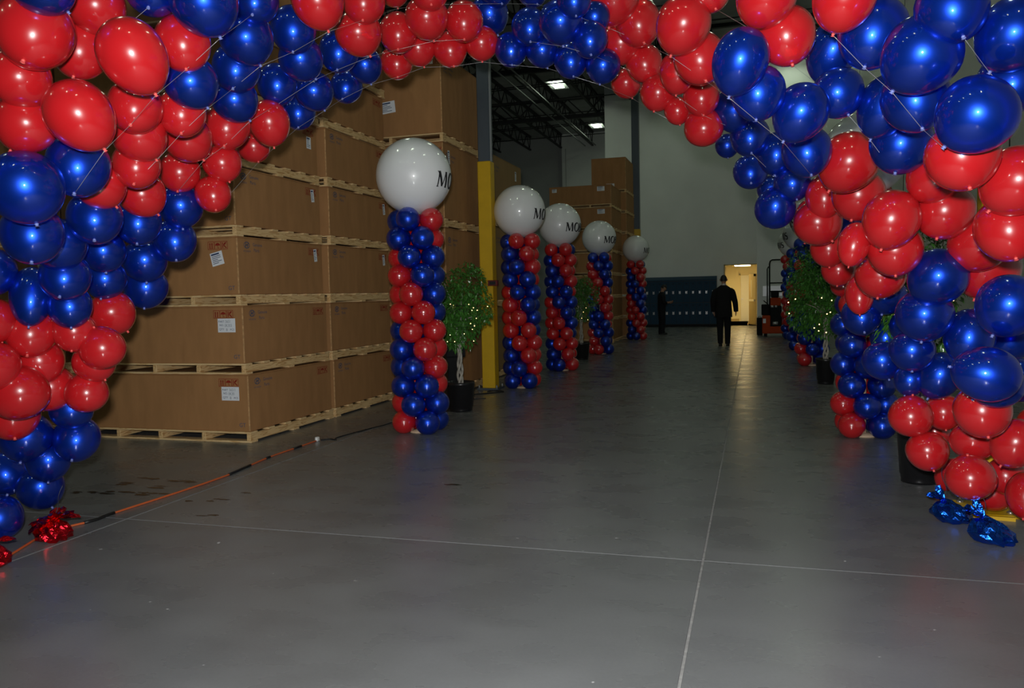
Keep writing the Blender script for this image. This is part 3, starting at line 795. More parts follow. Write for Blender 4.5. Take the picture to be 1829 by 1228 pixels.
    (-0.14, 6.30, 2.83, 0.34, 0.20, -0.92, 0.156, 0.157, "B"), (-0.03, 6.37, 2.64, 0.06, -0.56, -0.83, 0.145, 0.144, "B"), (0.30, 5.20, 2.32, 0.13, -0.40, -0.91, 0.145, 0.144, "B"),
    (0.16, 6.42, 2.51, -0.07, -0.22, -0.97, 0.143, 0.150, "B"), (-0.03, 6.90, 2.45, 0.03, -0.75, -0.66, 0.139, 0.137, "B"), (0.27, 6.42, 2.28, 0.20, -0.42, -0.88, 0.135, 0.124, "B"),
    (0.15, 6.50, 2.10, 0.12, -0.62, 0.77, 0.152, 0.151, "B"), (0.14, 7.57, 2.38, 0.14, -0.20, -0.97, 0.121, 0.111, "B"), (-0.25, 8.18, 2.89, 0.05, -0.14, -0.99, 0.116, 0.107, "B"),
    (0.56, 5.40, 2.27, -0.54, 0.17, -0.82, 0.178, 0.176, "R"), (0.83, 3.81, 2.04, 0.11, -0.38, -0.92, 0.146, 0.134, "R"), (1.08, 3.95, 1.94, -0.61, 0.25, -0.75, 0.147, 0.140, "R"),
    (0.72, 4.86, 1.87, -0.30, -0.07, -0.95, 0.151, 0.152, "R"), (0.66, 5.82, 2.11, -0.26, -0.26, -0.93, 0.171, 0.157, "R"), (0.49, 6.37, 2.17, -0.01, -0.21, -0.98, 0.134, 0.157, "R"),
    (0.45, 6.48, 1.99, 0.52, -0.30, -0.80, 0.177, 0.160, "R"), (0.45, 6.73, 2.04, -0.35, 0.10, -0.93, 0.154, 0.169, "R"), (0.55, 5.04, 1.75, -0.23, -0.16, -0.96, 0.090, 0.120, "R"),
    (0.56, 6.85, 1.81, 0.01, -0.28, -0.96, 0.141, 0.137, "R"), (0.65, 7.03, 1.64, -0.10, -0.32, -0.94, 0.135, 0.119, "R"), (0.93, 4.82, 2.09, -0.56, 0.20, -0.81, 0.141, 0.142, "R"),
    (1.09, 4.13, 1.75, 0.05, -0.52, -0.85, 0.142, 0.141, "R"), (1.00, 4.96, 1.91, -0.27, -0.25, -0.93, 0.156, 0.143, "R"), (0.77, 5.08, 1.71, -0.03, -0.36, -0.93, 0.152, 0.139, "R"),
    (1.20, 5.07, 1.73, -0.67, 0.19, -0.72, 0.160, 0.148, "R"), (0.78, 5.71, 1.57, -0.14, -0.30, -0.94, 0.157, 0.132, "R"), (0.70, 6.10, 1.45, -0.02, -0.34, -0.94, 0.097, 0.131, "R"),
    (1.01, 5.14, 1.55, -0.58, 0.12, -0.80, 0.160, 0.155, "B"), (1.17, 4.39, 1.40, -0.42, 0.03, -0.91, 0.147, 0.140, "B"), (1.30, 5.34, 1.60, -0.28, 0.08, -0.96, 0.183, 0.168, "R"),
    (0.96, 5.26, 1.33, -0.14, -0.25, -0.96, 0.161, 0.144, "B"), (0.89, 6.32, 1.44, -0.14, -0.28, -0.95, 0.158, 0.128, "B"), (0.75, 6.41, 1.29, 0.04, -0.69, -0.72, 0.141, 0.140, "B"),
    (1.06, 4.29, 1.07, -0.98, 0.04, 0.21, 0.131, 0.140, "B"), (1.21, 5.31, 1.20, -0.16, -0.26, -0.95, 0.141, 0.157, "B"), (1.47, 5.47, 1.18, -0.36, -0.53, -0.77, 0.133, 0.131, "B"),
    (0.93, 5.47, 1.10, -0.06, -0.42, -0.90, 0.134, 0.117, "B"), (1.05, 6.30, 1.21, -0.07, -0.43, -0.90, 0.131, 0.120, "B"), (0.81, 5.83, 1.01, 0.27, -0.29, -0.92, 0.127, 0.118, "B"),
    (0.96, 6.71, 1.12, -0.23, -0.36, -0.90, 0.116, 0.128, "B"), (1.11, 5.58, 0.94, -0.41, -0.01, -0.91, 0.128, 0.141, "B"), (1.17, 4.56, 1.00, -0.77, 0.13, -0.62, 0.124, 0.116, "B"),
    (1.40, 5.02, 0.97, -0.35, -0.78, -0.53, 0.117, 0.116, "B"), (0.95, 5.64, 0.90, -0.33, -0.28, -0.90, 0.097, 0.094, "B"), (0.95, 5.61, 0.66, 0.04, -0.16, 0.99, 0.134, 0.123, "R"),
    (1.14, 4.73, 0.84, 0.07, -0.54, -0.84, 0.140, 0.130, "R"), (1.17, 5.78, 0.68, 0.03, -0.50, -0.87, 0.116, 0.110, "R"), (1.37, 4.99, 0.63, -0.47, -0.03, -0.88, 0.124, 0.129, "R"),
    (1.53, 5.36, 0.26, -0.21, -0.43, -0.88, 0.110, 0.130, "R"), (1.20, 5.20, 0.37, -0.16, -0.17, 0.97, 0.137, 0.121, "R"), (1.05, 5.63, 0.45, 0.18, -0.52, -0.84, 0.129, 0.118, "R"),
    (1.25, 6.44, 0.42, -0.06, -0.40, 0.92, 0.108, 0.107, "R"), (1.25, 5.36, 0.57, 0.02, -0.57, -0.82, 0.133, 0.103, "R"), (1.49, 5.62, 0.31, 0.12, -0.53, -0.84, 0.114, 0.109, "R"),
    (1.34, 6.40, 0.14, -0.35, -0.13, -0.93, 0.097, 0.113, "R"), (1.46, 5.77, 0.15, -0.01, -0.18, 0.98, 0.116, 0.106, "R"), (1.70, 5.79, 0.61, -0.62, -0.63, -0.47, 0.109, 0.108, "R"),
    (1.63, 11.60, 2.73, -0.12, -0.36, -0.92, 0.095, 0.087, "R"),
]
ARCH_STRINGS = [[10, 8, 6, 1, 3], [38, 9, 11, 5, 7, 4, 16], [39, 14, 13, 12, 20, 18, 19, 17, 21, 75, 76, 84, 86, 87, 96, 99, 98, 104, 101, 119, 120, 128], [33, 15, 27, 25, 26, 23, 24, 22, 79, 77, 78, 85, 89, 88, 90, 103, 106, 105, 107, 126, 127, 129, 131], [36, 35, 28, 32, 29, 31, 30, 81, 80, 82, 83, 92, 93, 94, 95, 109, 108, 110], [97, 100, 102, 122, 121, 124, 125], [112, 116, 115, 123, 117], [113, 114, 118]]

AO = Vector((-1.4, 5.0, 0))
arch = empty('balloon_arch', AO, 'big arch of red and blue balloons in alternating bands framing the aisle', 'balloon arch')
tips = []
for (x, y, z, ax, ay, az, rw, rl, c) in ARCH:
    a = Vector((ax, ay, az)).normalized()
    o = link('balloon', BM[c], arch, Vector((x, y, z)) - AO, (-a).to_track_quat('Z', 'Y').to_euler(), (rw, rw, rl))
    o['label'] = 'red balloon' if c == 'R' else 'blue balloon'
    link('knot', KM[c], o)
    tips.append(Vector((x, y, z)) + a * rl * 1.22)
for ids in ARCH_STRINGS:
    pts = []
    for i, j in zip(ids, ids[1:]):
        for k in range(5):
            q = tips[i].lerp(tips[j], k / 5)
            pts.append(q)
    pts.append(tips[ids[-1]])
    MB().tube(pts, .0009, 5).build('string', M['string'], arch)

# ------------------------------------------------------------------ balloon columns with white toppers
col_meshes = {'R': balloon_mesh('balloon_small_red', M['red'], 24, 16, 1.04, .05), 'B': balloon_mesh('balloon_small_blue', M['blue'], 24, 16, 1.04, .05)}
top_mb = MB()
TR = 0.41
prof = [(.012, -1.16), (.03, -1.12), (.05, -1.06), (.12, -1.005)]
for i in range(2, 25):
    t = math.pi * (1 - i / 24)
    prof.append((max(math.sin(t), .001), math.cos(t)))
top_mb.lathe([(r * TR, z * TR) for r, z in prof], 48)
top_me = top_mb.mesh('white_topper', M['white_latex'])

def strip(pts, ws, seg=5):
    """flat brush stroke: list of quads in letter space"""
    out = []
    fine = []
    for i in range(len(pts) - 1):
        for k in range(seg):
            t = k / seg
            fine.append((pts[i][0] + (pts[i + 1][0] - pts[i][0]) * t, pts[i][1] + (pts[i + 1][1] - pts[i][1]) * t, ws[i] + (ws[i + 1] - ws[i]) * t))
    fine.append((*pts[-1], ws[-1]))
    L_, R_ = [], []
    for i, (x, y, w_) in enumerate(fine):
        a = fine[max(i - 1, 0)]; b = fine[min(i + 1, len(fine) - 1)]
        d = Vector((b[0] - a[0], b[1] - a[1])).normalized(); n = Vector((-d.y, d.x)) * w_ * .64
        L_.append((x + n.x, y + n.y)); R_.append((x - n.x, y - n.y))
    for i in range(len(fine) - 1): out.append((L_[i], R_[i], R_[i + 1], L_[i + 1]))
    return out
def arc(cx, cy, rx, ry, a0, a1, n=12):
    return [(cx + rx * math.cos(math.radians(a0 + (a1 - a0) * i / n)), cy + ry * math.sin(math.radians(a0 + (a1 - a0) * i / n))) for i in range(n + 1)]
def letters():
    """M O B I S in flared roman capitals, unit height; returns quads"""
    q = []
    q += strip([(.06, 0), (.14, 1)], [.07, .07]); q += strip([(.14, 1), (.44, .05)], [.16, .12]); q += strip([(.44, .05), (.74, 1)], [.06, .06]); q += strip([(.76, 1), (.84, 0)], [.15, .15])
    q += strip([(-.03, .015), (.15, .015)], [.035, .035], 2); q += strip([(.72, .015), (.96, .015)], [.035, .035], 2); q += strip([(.0, .985), (.2, .985)], [.035, .035], 2); q += strip([(.7, .985), (.88, .985)], [.035, .035], 2)
    x = 1.06
    p = arc(x + .4, .5, .36, .48, 90, 450, 24); q += strip(p, [.07 + .1 * abs(math.sin(math.radians(15 * i + 20))) for i in range(25)], 2)
    x = 1.95
    q += strip([(x + .1, 0), (x + .1, 1)], [.15, .15]); p = arc(x + .22, .76, .24, .22, 90, -90, 8); q += strip([(x + .1, .98)] + p + [(x + .1, .54)], [.06] + [.06 + .08 * math.sin(math.pi * i / 8) for i in range(9)] + [.06], 2)
    p = arc(x + .25, .28, .28, .26, 90, -90, 8); q += strip([(x + .1, .54)] + p + [(x + .1, .02)], [.06] + [.06 + .1 * math.sin(math.pi * i / 8) for i in range(9)] + [.06], 2)
    x = 2.72
    q += strip([(x + .1, 0), (x + .1, 1)], [.15, .15]); q += strip([(x - .02, .015), (x + .22, .015)], [.035, .035], 2); q += strip([(x - .02, .985), (x + .22, .985)], [.035, .035], 2)
    x = 3.08
    p = arc(x + .27, .74, .22, .23, 40, 250, 8) + arc(x + .26, .27, .25, .26, 80, -150, 9)
    q += strip(p, [.06 + .1 * math.sin(math.pi * i / (len(p) - 1)) for i in range(len(p))], 2)
    return q, 3.6
LQ, LW = letters()
HGT = .16
def lettering_mesh():
    mb = MB()
    R_ = TR * 1.004
    for quad in LQ:
        vs = []
        for (x, y) in quad:
            lon = (x * HGT * 1.1) / TR
            zz = (y - .5) * HGT - .07
            rr = math.sqrt(R_ * R_ - zz * zz)
            vs.append((rr * math.sin(lon), -rr * math.cos(lon), zz))
        mb.add(vs, [(0, 1, 2, 3)])
    return mb.mesh('lettering', M['ink'])
let_me = lettering_mesh()

def balloon_column(x, y, phase, start_deg, label, mirror=1):
    r = empty('balloon_column', (x, y, 0), label, 'balloon column', 'balloon columns lining the aisle')
    link('base_plate', base_me, r)
    link('pole', pole_me, r)
    rr = random.Random(int(x * 10 + y * 100))
    for k in range(12):
        kk = k + phase
        for j, c in ((0, 'B'), (1, 'B'), (2, 'R'), (3, 'R')):
            deg = (315, 405, 225, 135)[j] - 45 * kk
            a = math.radians(deg + rr.uniform(-4, 4))
            R0 = .131 + rr.uniform(-.005, .004)
            ring = .198
            o = link('balloon', col_meshes[c], r, (ring * math.cos(a), ring * math.sin(a), .122 + .2 * k), (0, math.radians(90), a + math.pi), (R0, R0, R0))
            o.rotation_euler = Vector((math.cos(a), math.sin(a), rr.uniform(-.2, .2))).to_track_quat('Z', 'Y').to_euler()
            o['label'] = 'small red balloon' if c == 'R' else 'small blue balloon'
    view = math.degrees(math.atan2(x, y))     # bearing of the column from the aisle mouth
    t = link('topper_balloon', top_me, r, (0, 0, 2.80), (0, 0, math.radians(-view + start_deg)))
    t['label'] = 'large round white balloon with black lettering'
    link('lettering', let_me, t)
    return r
base_me = MB().lathe([(0.0, 0), (.13, 0), (.13, .012), (.04, .03), (.0, .03)], 24).mesh('base_plate', M['base_board'])
pole_me = MB().tube([(0, 0, .02), (0, 0, 2.42)], .02, 8).mesh('pole', M['base_board'])
cols = [(-3.55, 8.2, 0, 38, 'tall balloon column nearest on the left, in front of the potted ficus'),
        (-3.56, 12.36, 2, 34, 'balloon column standing just right of the yellow column'),
        (-3.58, 15.2, 3, 17, 'third balloon column on the left, red balloons on top'),
        (-3.58, 19.3, 7, 17, 'fourth balloon column on the left, before the far crates'),
        (-3.50, 25.0, 3, 36, 'smallest, farthest balloon column on the left near the lockers'),
        (1.05, 8.72, 0, -150, 'balloon column nearest on the right, half hidden by the arch foot'),
        (1.05, 16.5, 0, -140, 'second balloon column on the right, behind the potted tree'),
        (1.05, 20.6, 2, -135, 'third balloon column on the right, mostly hidden by the dark tree'),
        (1.05, 24.9, 4, -125, 'farthest right balloon column, beside the orange lift truck')]
for cdef in cols: balloon_column(*cdef)

# ------------------------------------------------------------------ foil weights
def foil_weight(x, y, s, col, rz, seed, label, petals=False, lean=(0, 0)):
    r = empty('foil_weight', (x, y, 0), label, 'balloon weight', 'foil weights anchoring the arch')
    rr = random.Random(seed)
    bm = bmesh.new()
    bmesh.ops.create_icosphere(bm, subdivisions=3, radius=1)
    cz, sz_ = math.cos(rz), math.sin(rz)
    for v in bm.verts:
        c = v.co.copy()
        k = 1 + rr.uniform(-.09, .09) + .08 * math.sin(9 * math.atan2(c.y, c.x) + 3 * c.z)
        c *= k
        taper = 1.0 - .45 * max(0, c.z)
        px_, py_, pz_ = c.x * taper * .62, c.y * taper * .5, (c.z + .78) * .42
        pz_ = max(pz_, rr.uniform(0, .02))
        px_ += lean[0] * pz_; py_ += lean[1] * pz_
        v.co = Vector(((px_ * cz - py_ * sz_) * s, (px_ * sz_ + py_ * cz) * s, pz_ * s))
    me = bpy.data.meshes.new('pouch'); bm.to_mesh(me); bm.free()
    me.materials.append(M[col]); link('pouch', me, r)
    top = Vector((lean[0] * .75, lean[1] * .75, .72))
    top = Vector((top.x * cz - top.y * sz_, top.x * sz_ + top.y * cz, top.z)) * s
    n = 7 if petals else 4
    for k in range(n):
        a = 2 * math.pi * k / n + rr.uniform(-.2, .2) + rz
        d = Vector((math.cos(a), math.sin(a), rr.uniform(-.35, .9) if petals else rr.uniform(.1, .55))).normalized()
        if not petals:
            d = (d * .6 + Vector((-.8 * cz, -.8 * sz_, .35))).normalized()
        sd = d.cross(Vector((0, 0, 1))).normalized()
        nn = sd.cross(d)
        ln = s * (rr.uniform(.6, .85) if petals else rr.uniform(.45, .6)); wd = s * (.55 if petals else .24)
        mb = MB(); vs = []
        rows = 5
        for i in range(rows + 1):
            t = i / rows
            w_ = wd * (.35 + 1.1 * t - .75 * t ** 3) if petals else wd * (.3 + t)
            for q in (-1, -.5, 0, .5, 1):
                vs.append(top + d * ln * t + sd * w_ * q * .5 + nn * (rr.uniform(-.05, .05) * s + (.06 * s if abs(q) == .5 else 0) * t - .25 * s * t * t * (1 if petals else .3)))
        for v in vs: v.z = max(v.z, .004)
        vs2 = [v - nn * .004 for v in vs]
        F_ = [(i * 5 + j, i * 5 + j + 1, (i + 1) * 5 + j + 1, (i + 1) * 5 + j) for i in range(rows) for j in range(4)]
        mb.add(vs, F_); mb.add(vs2, [tuple(reversed(f)) for f in F_])
        mb2 = mb.mesh('foil_frill', M[col]); link('foil_frill', mb2, r)
    mb = MB().tube([top * .98 + Vector((.02 * s * math.cos(i), .02 * s * math.sin(i), 0)) for i in range(7)], .006, 6)
    link('tie', mb.mesh('tie', M['ribbon']), r)
    mb = MB().tube(smooth([top, top + Vector((.012, .03, .07)), top + Vector((-.008, .06, .14)), top + Vector((0, .09, .2))]), .002, 5)
    link('ribbon', mb.mesh('ribbon', M['ribbon']), r)
    return r
foil_weight(-4.27, 3.98, .19, 'foil_red', .3, 3, 'crumpled red foil weight on the floor cord, wholly in view at left', True)
foil_weight(-4.20, 3.46, .19, 'foil_red', 1.2, 4, 'red foil weight cut by the left edge of the picture', True)
foil_weight(1.20, 5.60, .19, 'foil_blue', 2.8 - math.pi, 5, 'blue foil weight farthest back, beside the yellow base plate', False, (-.35, 0))
foil_weight(1.33, 5.18, .20, 'foil_blue', -.4, 6, 'blue foil weight in the middle, casting a blue reflection on the floor', False, (-.4, 0))
foil_weight(1.47, 4.68, .19, 'foil_blue', .6, 7, 'blue foil weight cut by the right edge of the picture', False)

# ------------------------------------------------------------------ cords on the floor
oc = empty('extension_cord', (-4.3, 5.5, 0), 'orange extension cord with black tape running along the left floor joint', 'cord')
cp = [(-4.19, 3.2), (-4.24, 3.57), (-4.43, 4.05), (-4.43, 4.19), (-4.36, 4.40), (-4.37, 4.59), (-4.33, 5.2), (-4.32, 5.76), (-4.36, 6.14), (-4.41, 6.58), (-4.41, 7.06), (-4.41, 7.43)]
cps = smooth([(x, y, .008) for x, y in cp])
MB().tube(cps, .008, 8).build('cable', M['cord'], oc)
for (a, b) in ((4.30, 4.60), (5.80, 6.22), (6.45, 6.62), (6.98, 7.14)):
    seg = [p for p in cps if a <= p.y <= b]
    if len(seg) < 2: 
        m_ = min(cps, key=lambda p: abs(p.y - (a + b) / 2)); seg = [Vector((m_.x, a, .008)), Vector((m_.x, b, .008))]
    MB().tube([p + Vector((0, 0, .001)) for p in seg], .0115, 8).build('tape_wrap', M['tape'], oc)
MB().bbox((-4.425, 7.42, 0), (-4.395, 7.47, .045), .006).build('plug', M['white_plug'], oc)
bc = empty('power_cable', (-4.1, 9, 0), 'thin black cable trailing across the floor past the near balloon column', 'cord')
MB().tube(smooth([(-4.40, 7.5, .006), (-4.33, 7.56, .006), (-4.24, 7.54, .006), (-4.29, 7.66, .006), (-4.22, 8.16, .006), (-4.14, 8.69, .006), (-4.24, 9.4, .006), (-4.24, 10.5, .006), (-3.95, 10.85, .006), (-3.72, 10.95, .006)]), .006, 6).build('cable', M['tape'], bc)
bc2 = empty('coiled_cable', (-3.9, 11.6, 0), 'short black cable looped beside the yellow column foot', 'cord')
MB().tube(smooth([(-4.2, 11.25, .009), (-3.98, 11.4, .009), (-3.84, 11.55, .009), (-3.70, 11.68, .009), (-3.74, 11.8, .009), (-3.9, 11.82, .009), (-3.95, 11.72, .009)]), .009, 6).build('cable', M['tape'], bc2)

# ------------------------------------------------------------------ potted ficus trees with fairy lights
def ficus(x, y, seed, label, crown_z=1.38, rx=.42, rz=.52, leaves=1500, pot_r=.185, pot_h=.38, bulbs=26, leaf=.056, cdx=0.0, bulb_r=.0055):
    r = empty('potted_ficus', (x, y, 0), label, 'potted tree', 'potted ficus trees with fairy lights')
    rr = random.Random(seed)
    pt = MB().lathe([(0, .002), (pot_r * .80, .002), (pot_r * .80, .02), (pot_r * .83, .06), (pot_r * .86, .065), (pot_r * .98, pot_h - .04), (pot_r, pot_h - .035), (pot_r, pot_h), (pot_r * .94, pot_h), (pot_r * .92, pot_h - .05)], 36, (x, y, 0)).build('pot', M['pot'], r)
    MB().lathe([(pot_r * .93, pot_h - .045), (pot_r * .5, pot_h - .025), (.0, pot_h - .02)], 20, (x, y, 0)).build('soil', M['soil'], r)
    th = crown_z - rz * .55
    for k in range(3):      # braided stems
        pts = []
        for i in range(25):
            t = i / 24; a = 2 * math.pi * (k / 3 + t * 1.6); ra = .024 + .008 * math.sin(t * 9)
            pts.append((x + ra * math.cos(a), y + ra * math.sin(a), pot_h - .03 + t * (th + .1 - pot_h)))
        MB().tube(pts, .017, 7).build('stem', M['bark'], r)
    br = MB()
    tips_ = []
    for k in range(11):
        a = rr.uniform(0, 6.28); e = rr.uniform(.2, 1.2)
        d = Vector((math.cos(a) * math.cos(e), math.sin(a) * math.cos(e), math.sin(e)))
        p0 = Vector((x, y, th)); p2 = p0 + Vector((d.x * rx * .8, d.y * rx * .8, d.z * rz * 1.2))
        br.tube([p0, p0.lerp(p2, .5) + Vector((0, 0, .05)), p2], [.012, .008, .003], 5)
    br.build('branches', M['bark'], r)
    mb = MB()
    lumps = []
    for k in range(17):
        a = rr.uniform(0, 6.28); cz = rr.uniform(-1, 1); q = math.sqrt(1 - cz * cz)
        lumps.append((Vector((x + cdx + q * math.cos(a) * rx * .62, y + q * math.sin(a) * rx * .62, crown_z + cz * rz * .62)), rr.uniform(.34, .52)))
    lumps.append((Vector((x + cdx, y, crown_z)), .7))
    for k in range(leaves):
        c, s_ = lumps[rr.randrange(len(lumps))]
        a = rr.uniform(0, 6.28); cz = rr.uniform(-1, 1); q = math.sqrt(1 - cz * cz); rad = rr.uniform(.55, 1.0) ** .5
        p = c + Vector((q * math.cos(a) * rx, q * math.sin(a) * rx, cz * rz)) * (s_ * rad)
        out = (p - Vector((x, y, crown_z))); out = out.normalized() if out.length > 0 else Vector((0, 0, 1))
        d = (out * .6 + Vector((rr.uniform(-1, 1), rr.uniform(-1, 1), rr.uniform(-1.3, .3)))).normalized()
        sd = d.cross(Vector((rr.uniform(-.4, .4), rr.uniform(-.4, .4), 1))).normalized(); nn = sd.cross(d)
        ln = leaf * rr.uniform(.75, 1.25); wd = ln * .24
        tip = p + d * ln - Vector((0, 0, ln * .15)); m1 = p + d * ln * .42 + nn * ln * .03
        mb.add([p, m1 + sd * wd, tip, m1 - sd * wd, p + d * ln * .45 - nn * ln * .05], [(0, 4, 1), (4, 2, 1), (0, 3, 4), (4, 3, 2)])
    f = mb.build('foliage', M['leaf'], r)
    f['kind'] = 'stuff'
    prev = None
    wm = []
    for k in range(bulbs):
        a = rr.uniform(-2.9, -.2); h = rr.uniform(-.85, .12)
        q = math.sqrt(max(.12, 1 - h * h))
        p = Vector((x + cdx + q * math.cos(a) * rx * .93, y + q * math.sin(a) * rx * .93, crown_z + h * rz * 1.02))
        link('fairy_light', BULB, r, p - Vector((x, y, 0)), scale=(bulb_r / .0075,) * 3)
        wm.append(p - Vector((0, 0, .01)))
    wm.sort(key=lambda p: p.z)
    MB().tube(wm, .0018, 4).build('light_wire', M['wire'], r)
    return r
bb = bmesh.new(); bmesh.ops.create_icosphere(bb, subdivisions=1, radius=.0075)
BULB = bpy.data.meshes.new('fairy_light'); bb.to_mesh(BULB); bb.free(); BULB.materials.append(M['bulb'])
ficus(-3.66, 9.77, 1, 'potted ficus with braided trunk and fairy lights beside yellow column', 1.40, .49, .60, 5200)
ficus(-3.72, 17.7, 2, 'dark potted ficus behind the third left balloon column', 1.35, .45, .55, 3000, bulbs=6)
ficus(1.05, 13.33, 3, 'dark potted tree with fairy lights right of the lift truck', 1.42, .56, .72, 8000, .15, .40, 16, leaf=.062, cdx=-.14, bulb_r=.009)
ficus(1.20, 6.72, 4, 'near potted tree hidden behind the right foot of the arch', 1.55, .40, .72, 3400, .16, .40, 30)

# black bin half hidden behind the near balloon column
bn = empty('black_bin', (-3.93, 10.2, 0), 'black plastic bin half hidden between near balloon column and ficus pot', 'bin')
MB().lathe([(0, 0), (.12, 0), (.16, .62), (.165, .62), (.165, .66), (.15, .66)], 4, (-3.96, 10.25, 0), sm=False).build('bin_body', M['pot'], bn)
MB().lathe([(.19, .66), (.2, .68), (.2, .80), (.18, .83), (0, .84)], 4, (-3.96, 10.25, 0), sm=False).build('bin_lid', M['pot'], bn)
# small dark red box on the column guard
fx = empty('call_box', (-3.9, 12.02, 1.63), 'small dark red box fixed to yellow column behind the ficus leaves', 'wall box')
MB().bbox((-3.99, 11.97, 1.63), (-3.83, 12.04, 1.72), .008).build('box_body', M['fire_red'], fx)
MB().bbox((-3.96, 11.962, 1.65), (-3.86, 11.97, 1.70), .003).build('box_front', M['rubber'], fx)

# ------------------------------------------------------------------ lockers
lk = empty('locker_bank', (-2.92, 33.5, 0), 'long bank of blue two tier lockers against the back wall', 'lockers')
LX0, LX1, LYF = -4.38, -1.47, 33.5
MB().box((LX0, LYF + .03, .1), (LX1, 33.98, 1.88)).build('carcass', M['locker_dark'], lk)
MB().box((LX0, LYF + .06, 0), (LX1, 33.96, .1)).build('plinth', M['rubber'], lk)
tp = MB(); tp.add([(LX0, LYF - .01, 1.88), (LX1, LYF - .01, 1.88), (LX1, 33.98, 1.88), (LX0, 33.98, 1.88), (LX0, 33.98, 2.05), (LX1, 33.98, 2.05), (LX0, LYF - .01, 1.92), (LX1, LYF - .01, 1.92)],
    [(0, 1, 7, 6), (6, 7, 5, 4), (0, 6, 4, 3), (1, 2, 5, 7), (0, 3, 2, 1)])
tp.build('sloping_top', M['locker'], lk)
nc = 11; cw = (LX1 - LX0) / nc
dm = MB().bbox((.006, 0, .006), (cw - .006, .028, .864), .006).mesh('locker_door', M['locker'])
hm = MB().frame if False else None
hb = MB().bbox((-.035, -.012, -.06), (-.022, 0, .06), .002).bbox((.022, -.012, -.06), (.035, 0, .06), .002).bbox((-.035, -.012, -.06), (.035, 0, -.045), .002).bbox((-.014, -.022, -.03), (.014, 0, .035), .003).mesh('handle', M['chrome'])
vm_ = MB()
for k in range(3): vm_.box((-.045, -.004, k * .022), (.045, 0, k * .022 + .008))
vm_ = vm_.mesh('vent', M['rubber'])
for i in range(nc):
    for t in range(2):
        d = link('locker_door', dm, lk, (LX0 + i * cw - lk.location.x, 0, .11 + .88 * t))
        link('handle', hb, d, (cw * .5, 0, .46 if t == 0 else .42))
        link('vent', vm_, d, (cw * .5, 0, .74))

# ------------------------------------------------------------------ orange lift truck seen from its mast side
lf = empty('lift_truck', (.58, 26.6, 0), 'orange electric lift truck with black mast frame parked near the doorway', 'lift truck')
X, Y = .58, 26.4
MB().bbox((X - .36, Y, .1), (X + .38, Y + .35, .66), .03).build('chassis', M['orange'], lf)
MB().bbox((X - .36, Y - .2, .1), (X - .12, Y, .66), .02).build('side_arm', M['orange'], lf)
MB().bbox((X + .24, Y - .2, .1), (X + .38, Y, .62), .02).build('side_arm', M['orange'], lf)
MB().bbox((X - .36, Y - .25, .1), (X + .38, Y - .18, .32), .02).build('bumper', M['orange'], lf)
MB().bbox((X - .14, Y - .1, .3), (X + .22, Y + .2, .95), .02).build('battery_cover', M['black_steel'], lf)
MB().bbox((X - .12, Y + .05, .95), (X + .2, Y + .3, 1.2), .02).build('console', M['orange'], lf)
MB().bbox((X - .1, Y + .08, 1.2), (X + .14, Y + .28, 1.42), .03).build('seat_back', M['black_steel'], lf)
MB().tube([(X - .1, Y - .12, .93), (X - .02, Y - .13, .93)], .035, 10).tube([(X + .02, Y - .12, .93), (X + .08, Y - .13, .93)], .035, 10).build('gauges', M['sheet'], lf)
fr_ = [(X - .14, Y - .14, .12), (X - .14, Y - .14, 2.25), (X - .12, Y - .14, 2.33), (X - .06, Y - .14, 2.37), (X + .24, Y - .14, 2.37), (X + .30, Y - .14, 2.33), (X + .32, Y - .14, 2.25), (X + .32, Y - .14, .12)]
MB().tube(fr_, .022, 8).build('mast_frame', M['black_steel'], lf)
for z in (1.66, 1.40): MB().tube([(X - .14, Y - .14, z), (X + .32, Y - .14, z)], .018, 8).build('mast_crossbar', M['black_steel'], lf)
MB().tube([(X - .2, Y + .3, .6), (X - .2, Y + .3, 2.1), (X - .16, Y + .3, 2.18)], .018, 8).tube([(X + .34, Y + .3, .6), (X + .34, Y + .3, 2.1)], .018, 8).build('rear_posts', M['black_steel'], lf)
MB().bbox((X - .38, Y - .02, .66), (X - .14, Y + .25, 1.0), .02).build('side_pod', M['black_steel'], lf)
MB().tube([(X - .32, Y, 1.12), (X - .18, Y, 1.0)], .014, 8).build('control_lever', M['black_steel'], lf)
MB().bbox((X - .34, Y - .205, .42), (X - .25, Y - .198, .56), .002).build('data_plate', M['paper'], lf)
MB().tube([(X - .05, Y - .24, .42), (X + .1, Y - .24, .42)], .05, 12).build('tow_hook', M['sheet'], lf)
for sx in (-.26, .29):
    MB().tube([(X + sx - .05, Y - .02, .11), (X + sx + .05, Y - .02, .11)], .11, 18).build('wheel', M['rubber'], lf)
    MB().tube([(X + sx - .05, Y + .28, .11), (X + sx + .05, Y + .28, .11)], .11, 18).build('wheel', M['rubber'], lf)
cbx = empty('equipment_case', (.2, 27.2, 0), 'small dark case on the floor left of the lift truck', 'case')
MB().bbox((.06, 27.05, 0), (.24, 27.4, .56), .015).build('case_body', M['black_steel'], cbx); MB().tube([(.1, 27.2, .56), (.12, 27.2, .6), (.18, 27.2, .6), (.2, 27.2, .56)], .008, 6).build('case_handle', M['rubber'], cbx)
sg = empty('wall_panel', (.65, 30.97, 1.2), 'grey metal panel on the wall behind the lift truck', 'sign')
MB().bbox((.28, 30.97, 1.21), (1.05, 30.995, 1.58), .004).build('metal_sheet', M['sheet'], sg)
for bx in (.31, 1.02):
    for bz in (1.24, 1.55): MB().tube([(bx, 30.975, bz), (bx, 30.962, bz)], .008, 6).build('screw', M['chrome'], sg)

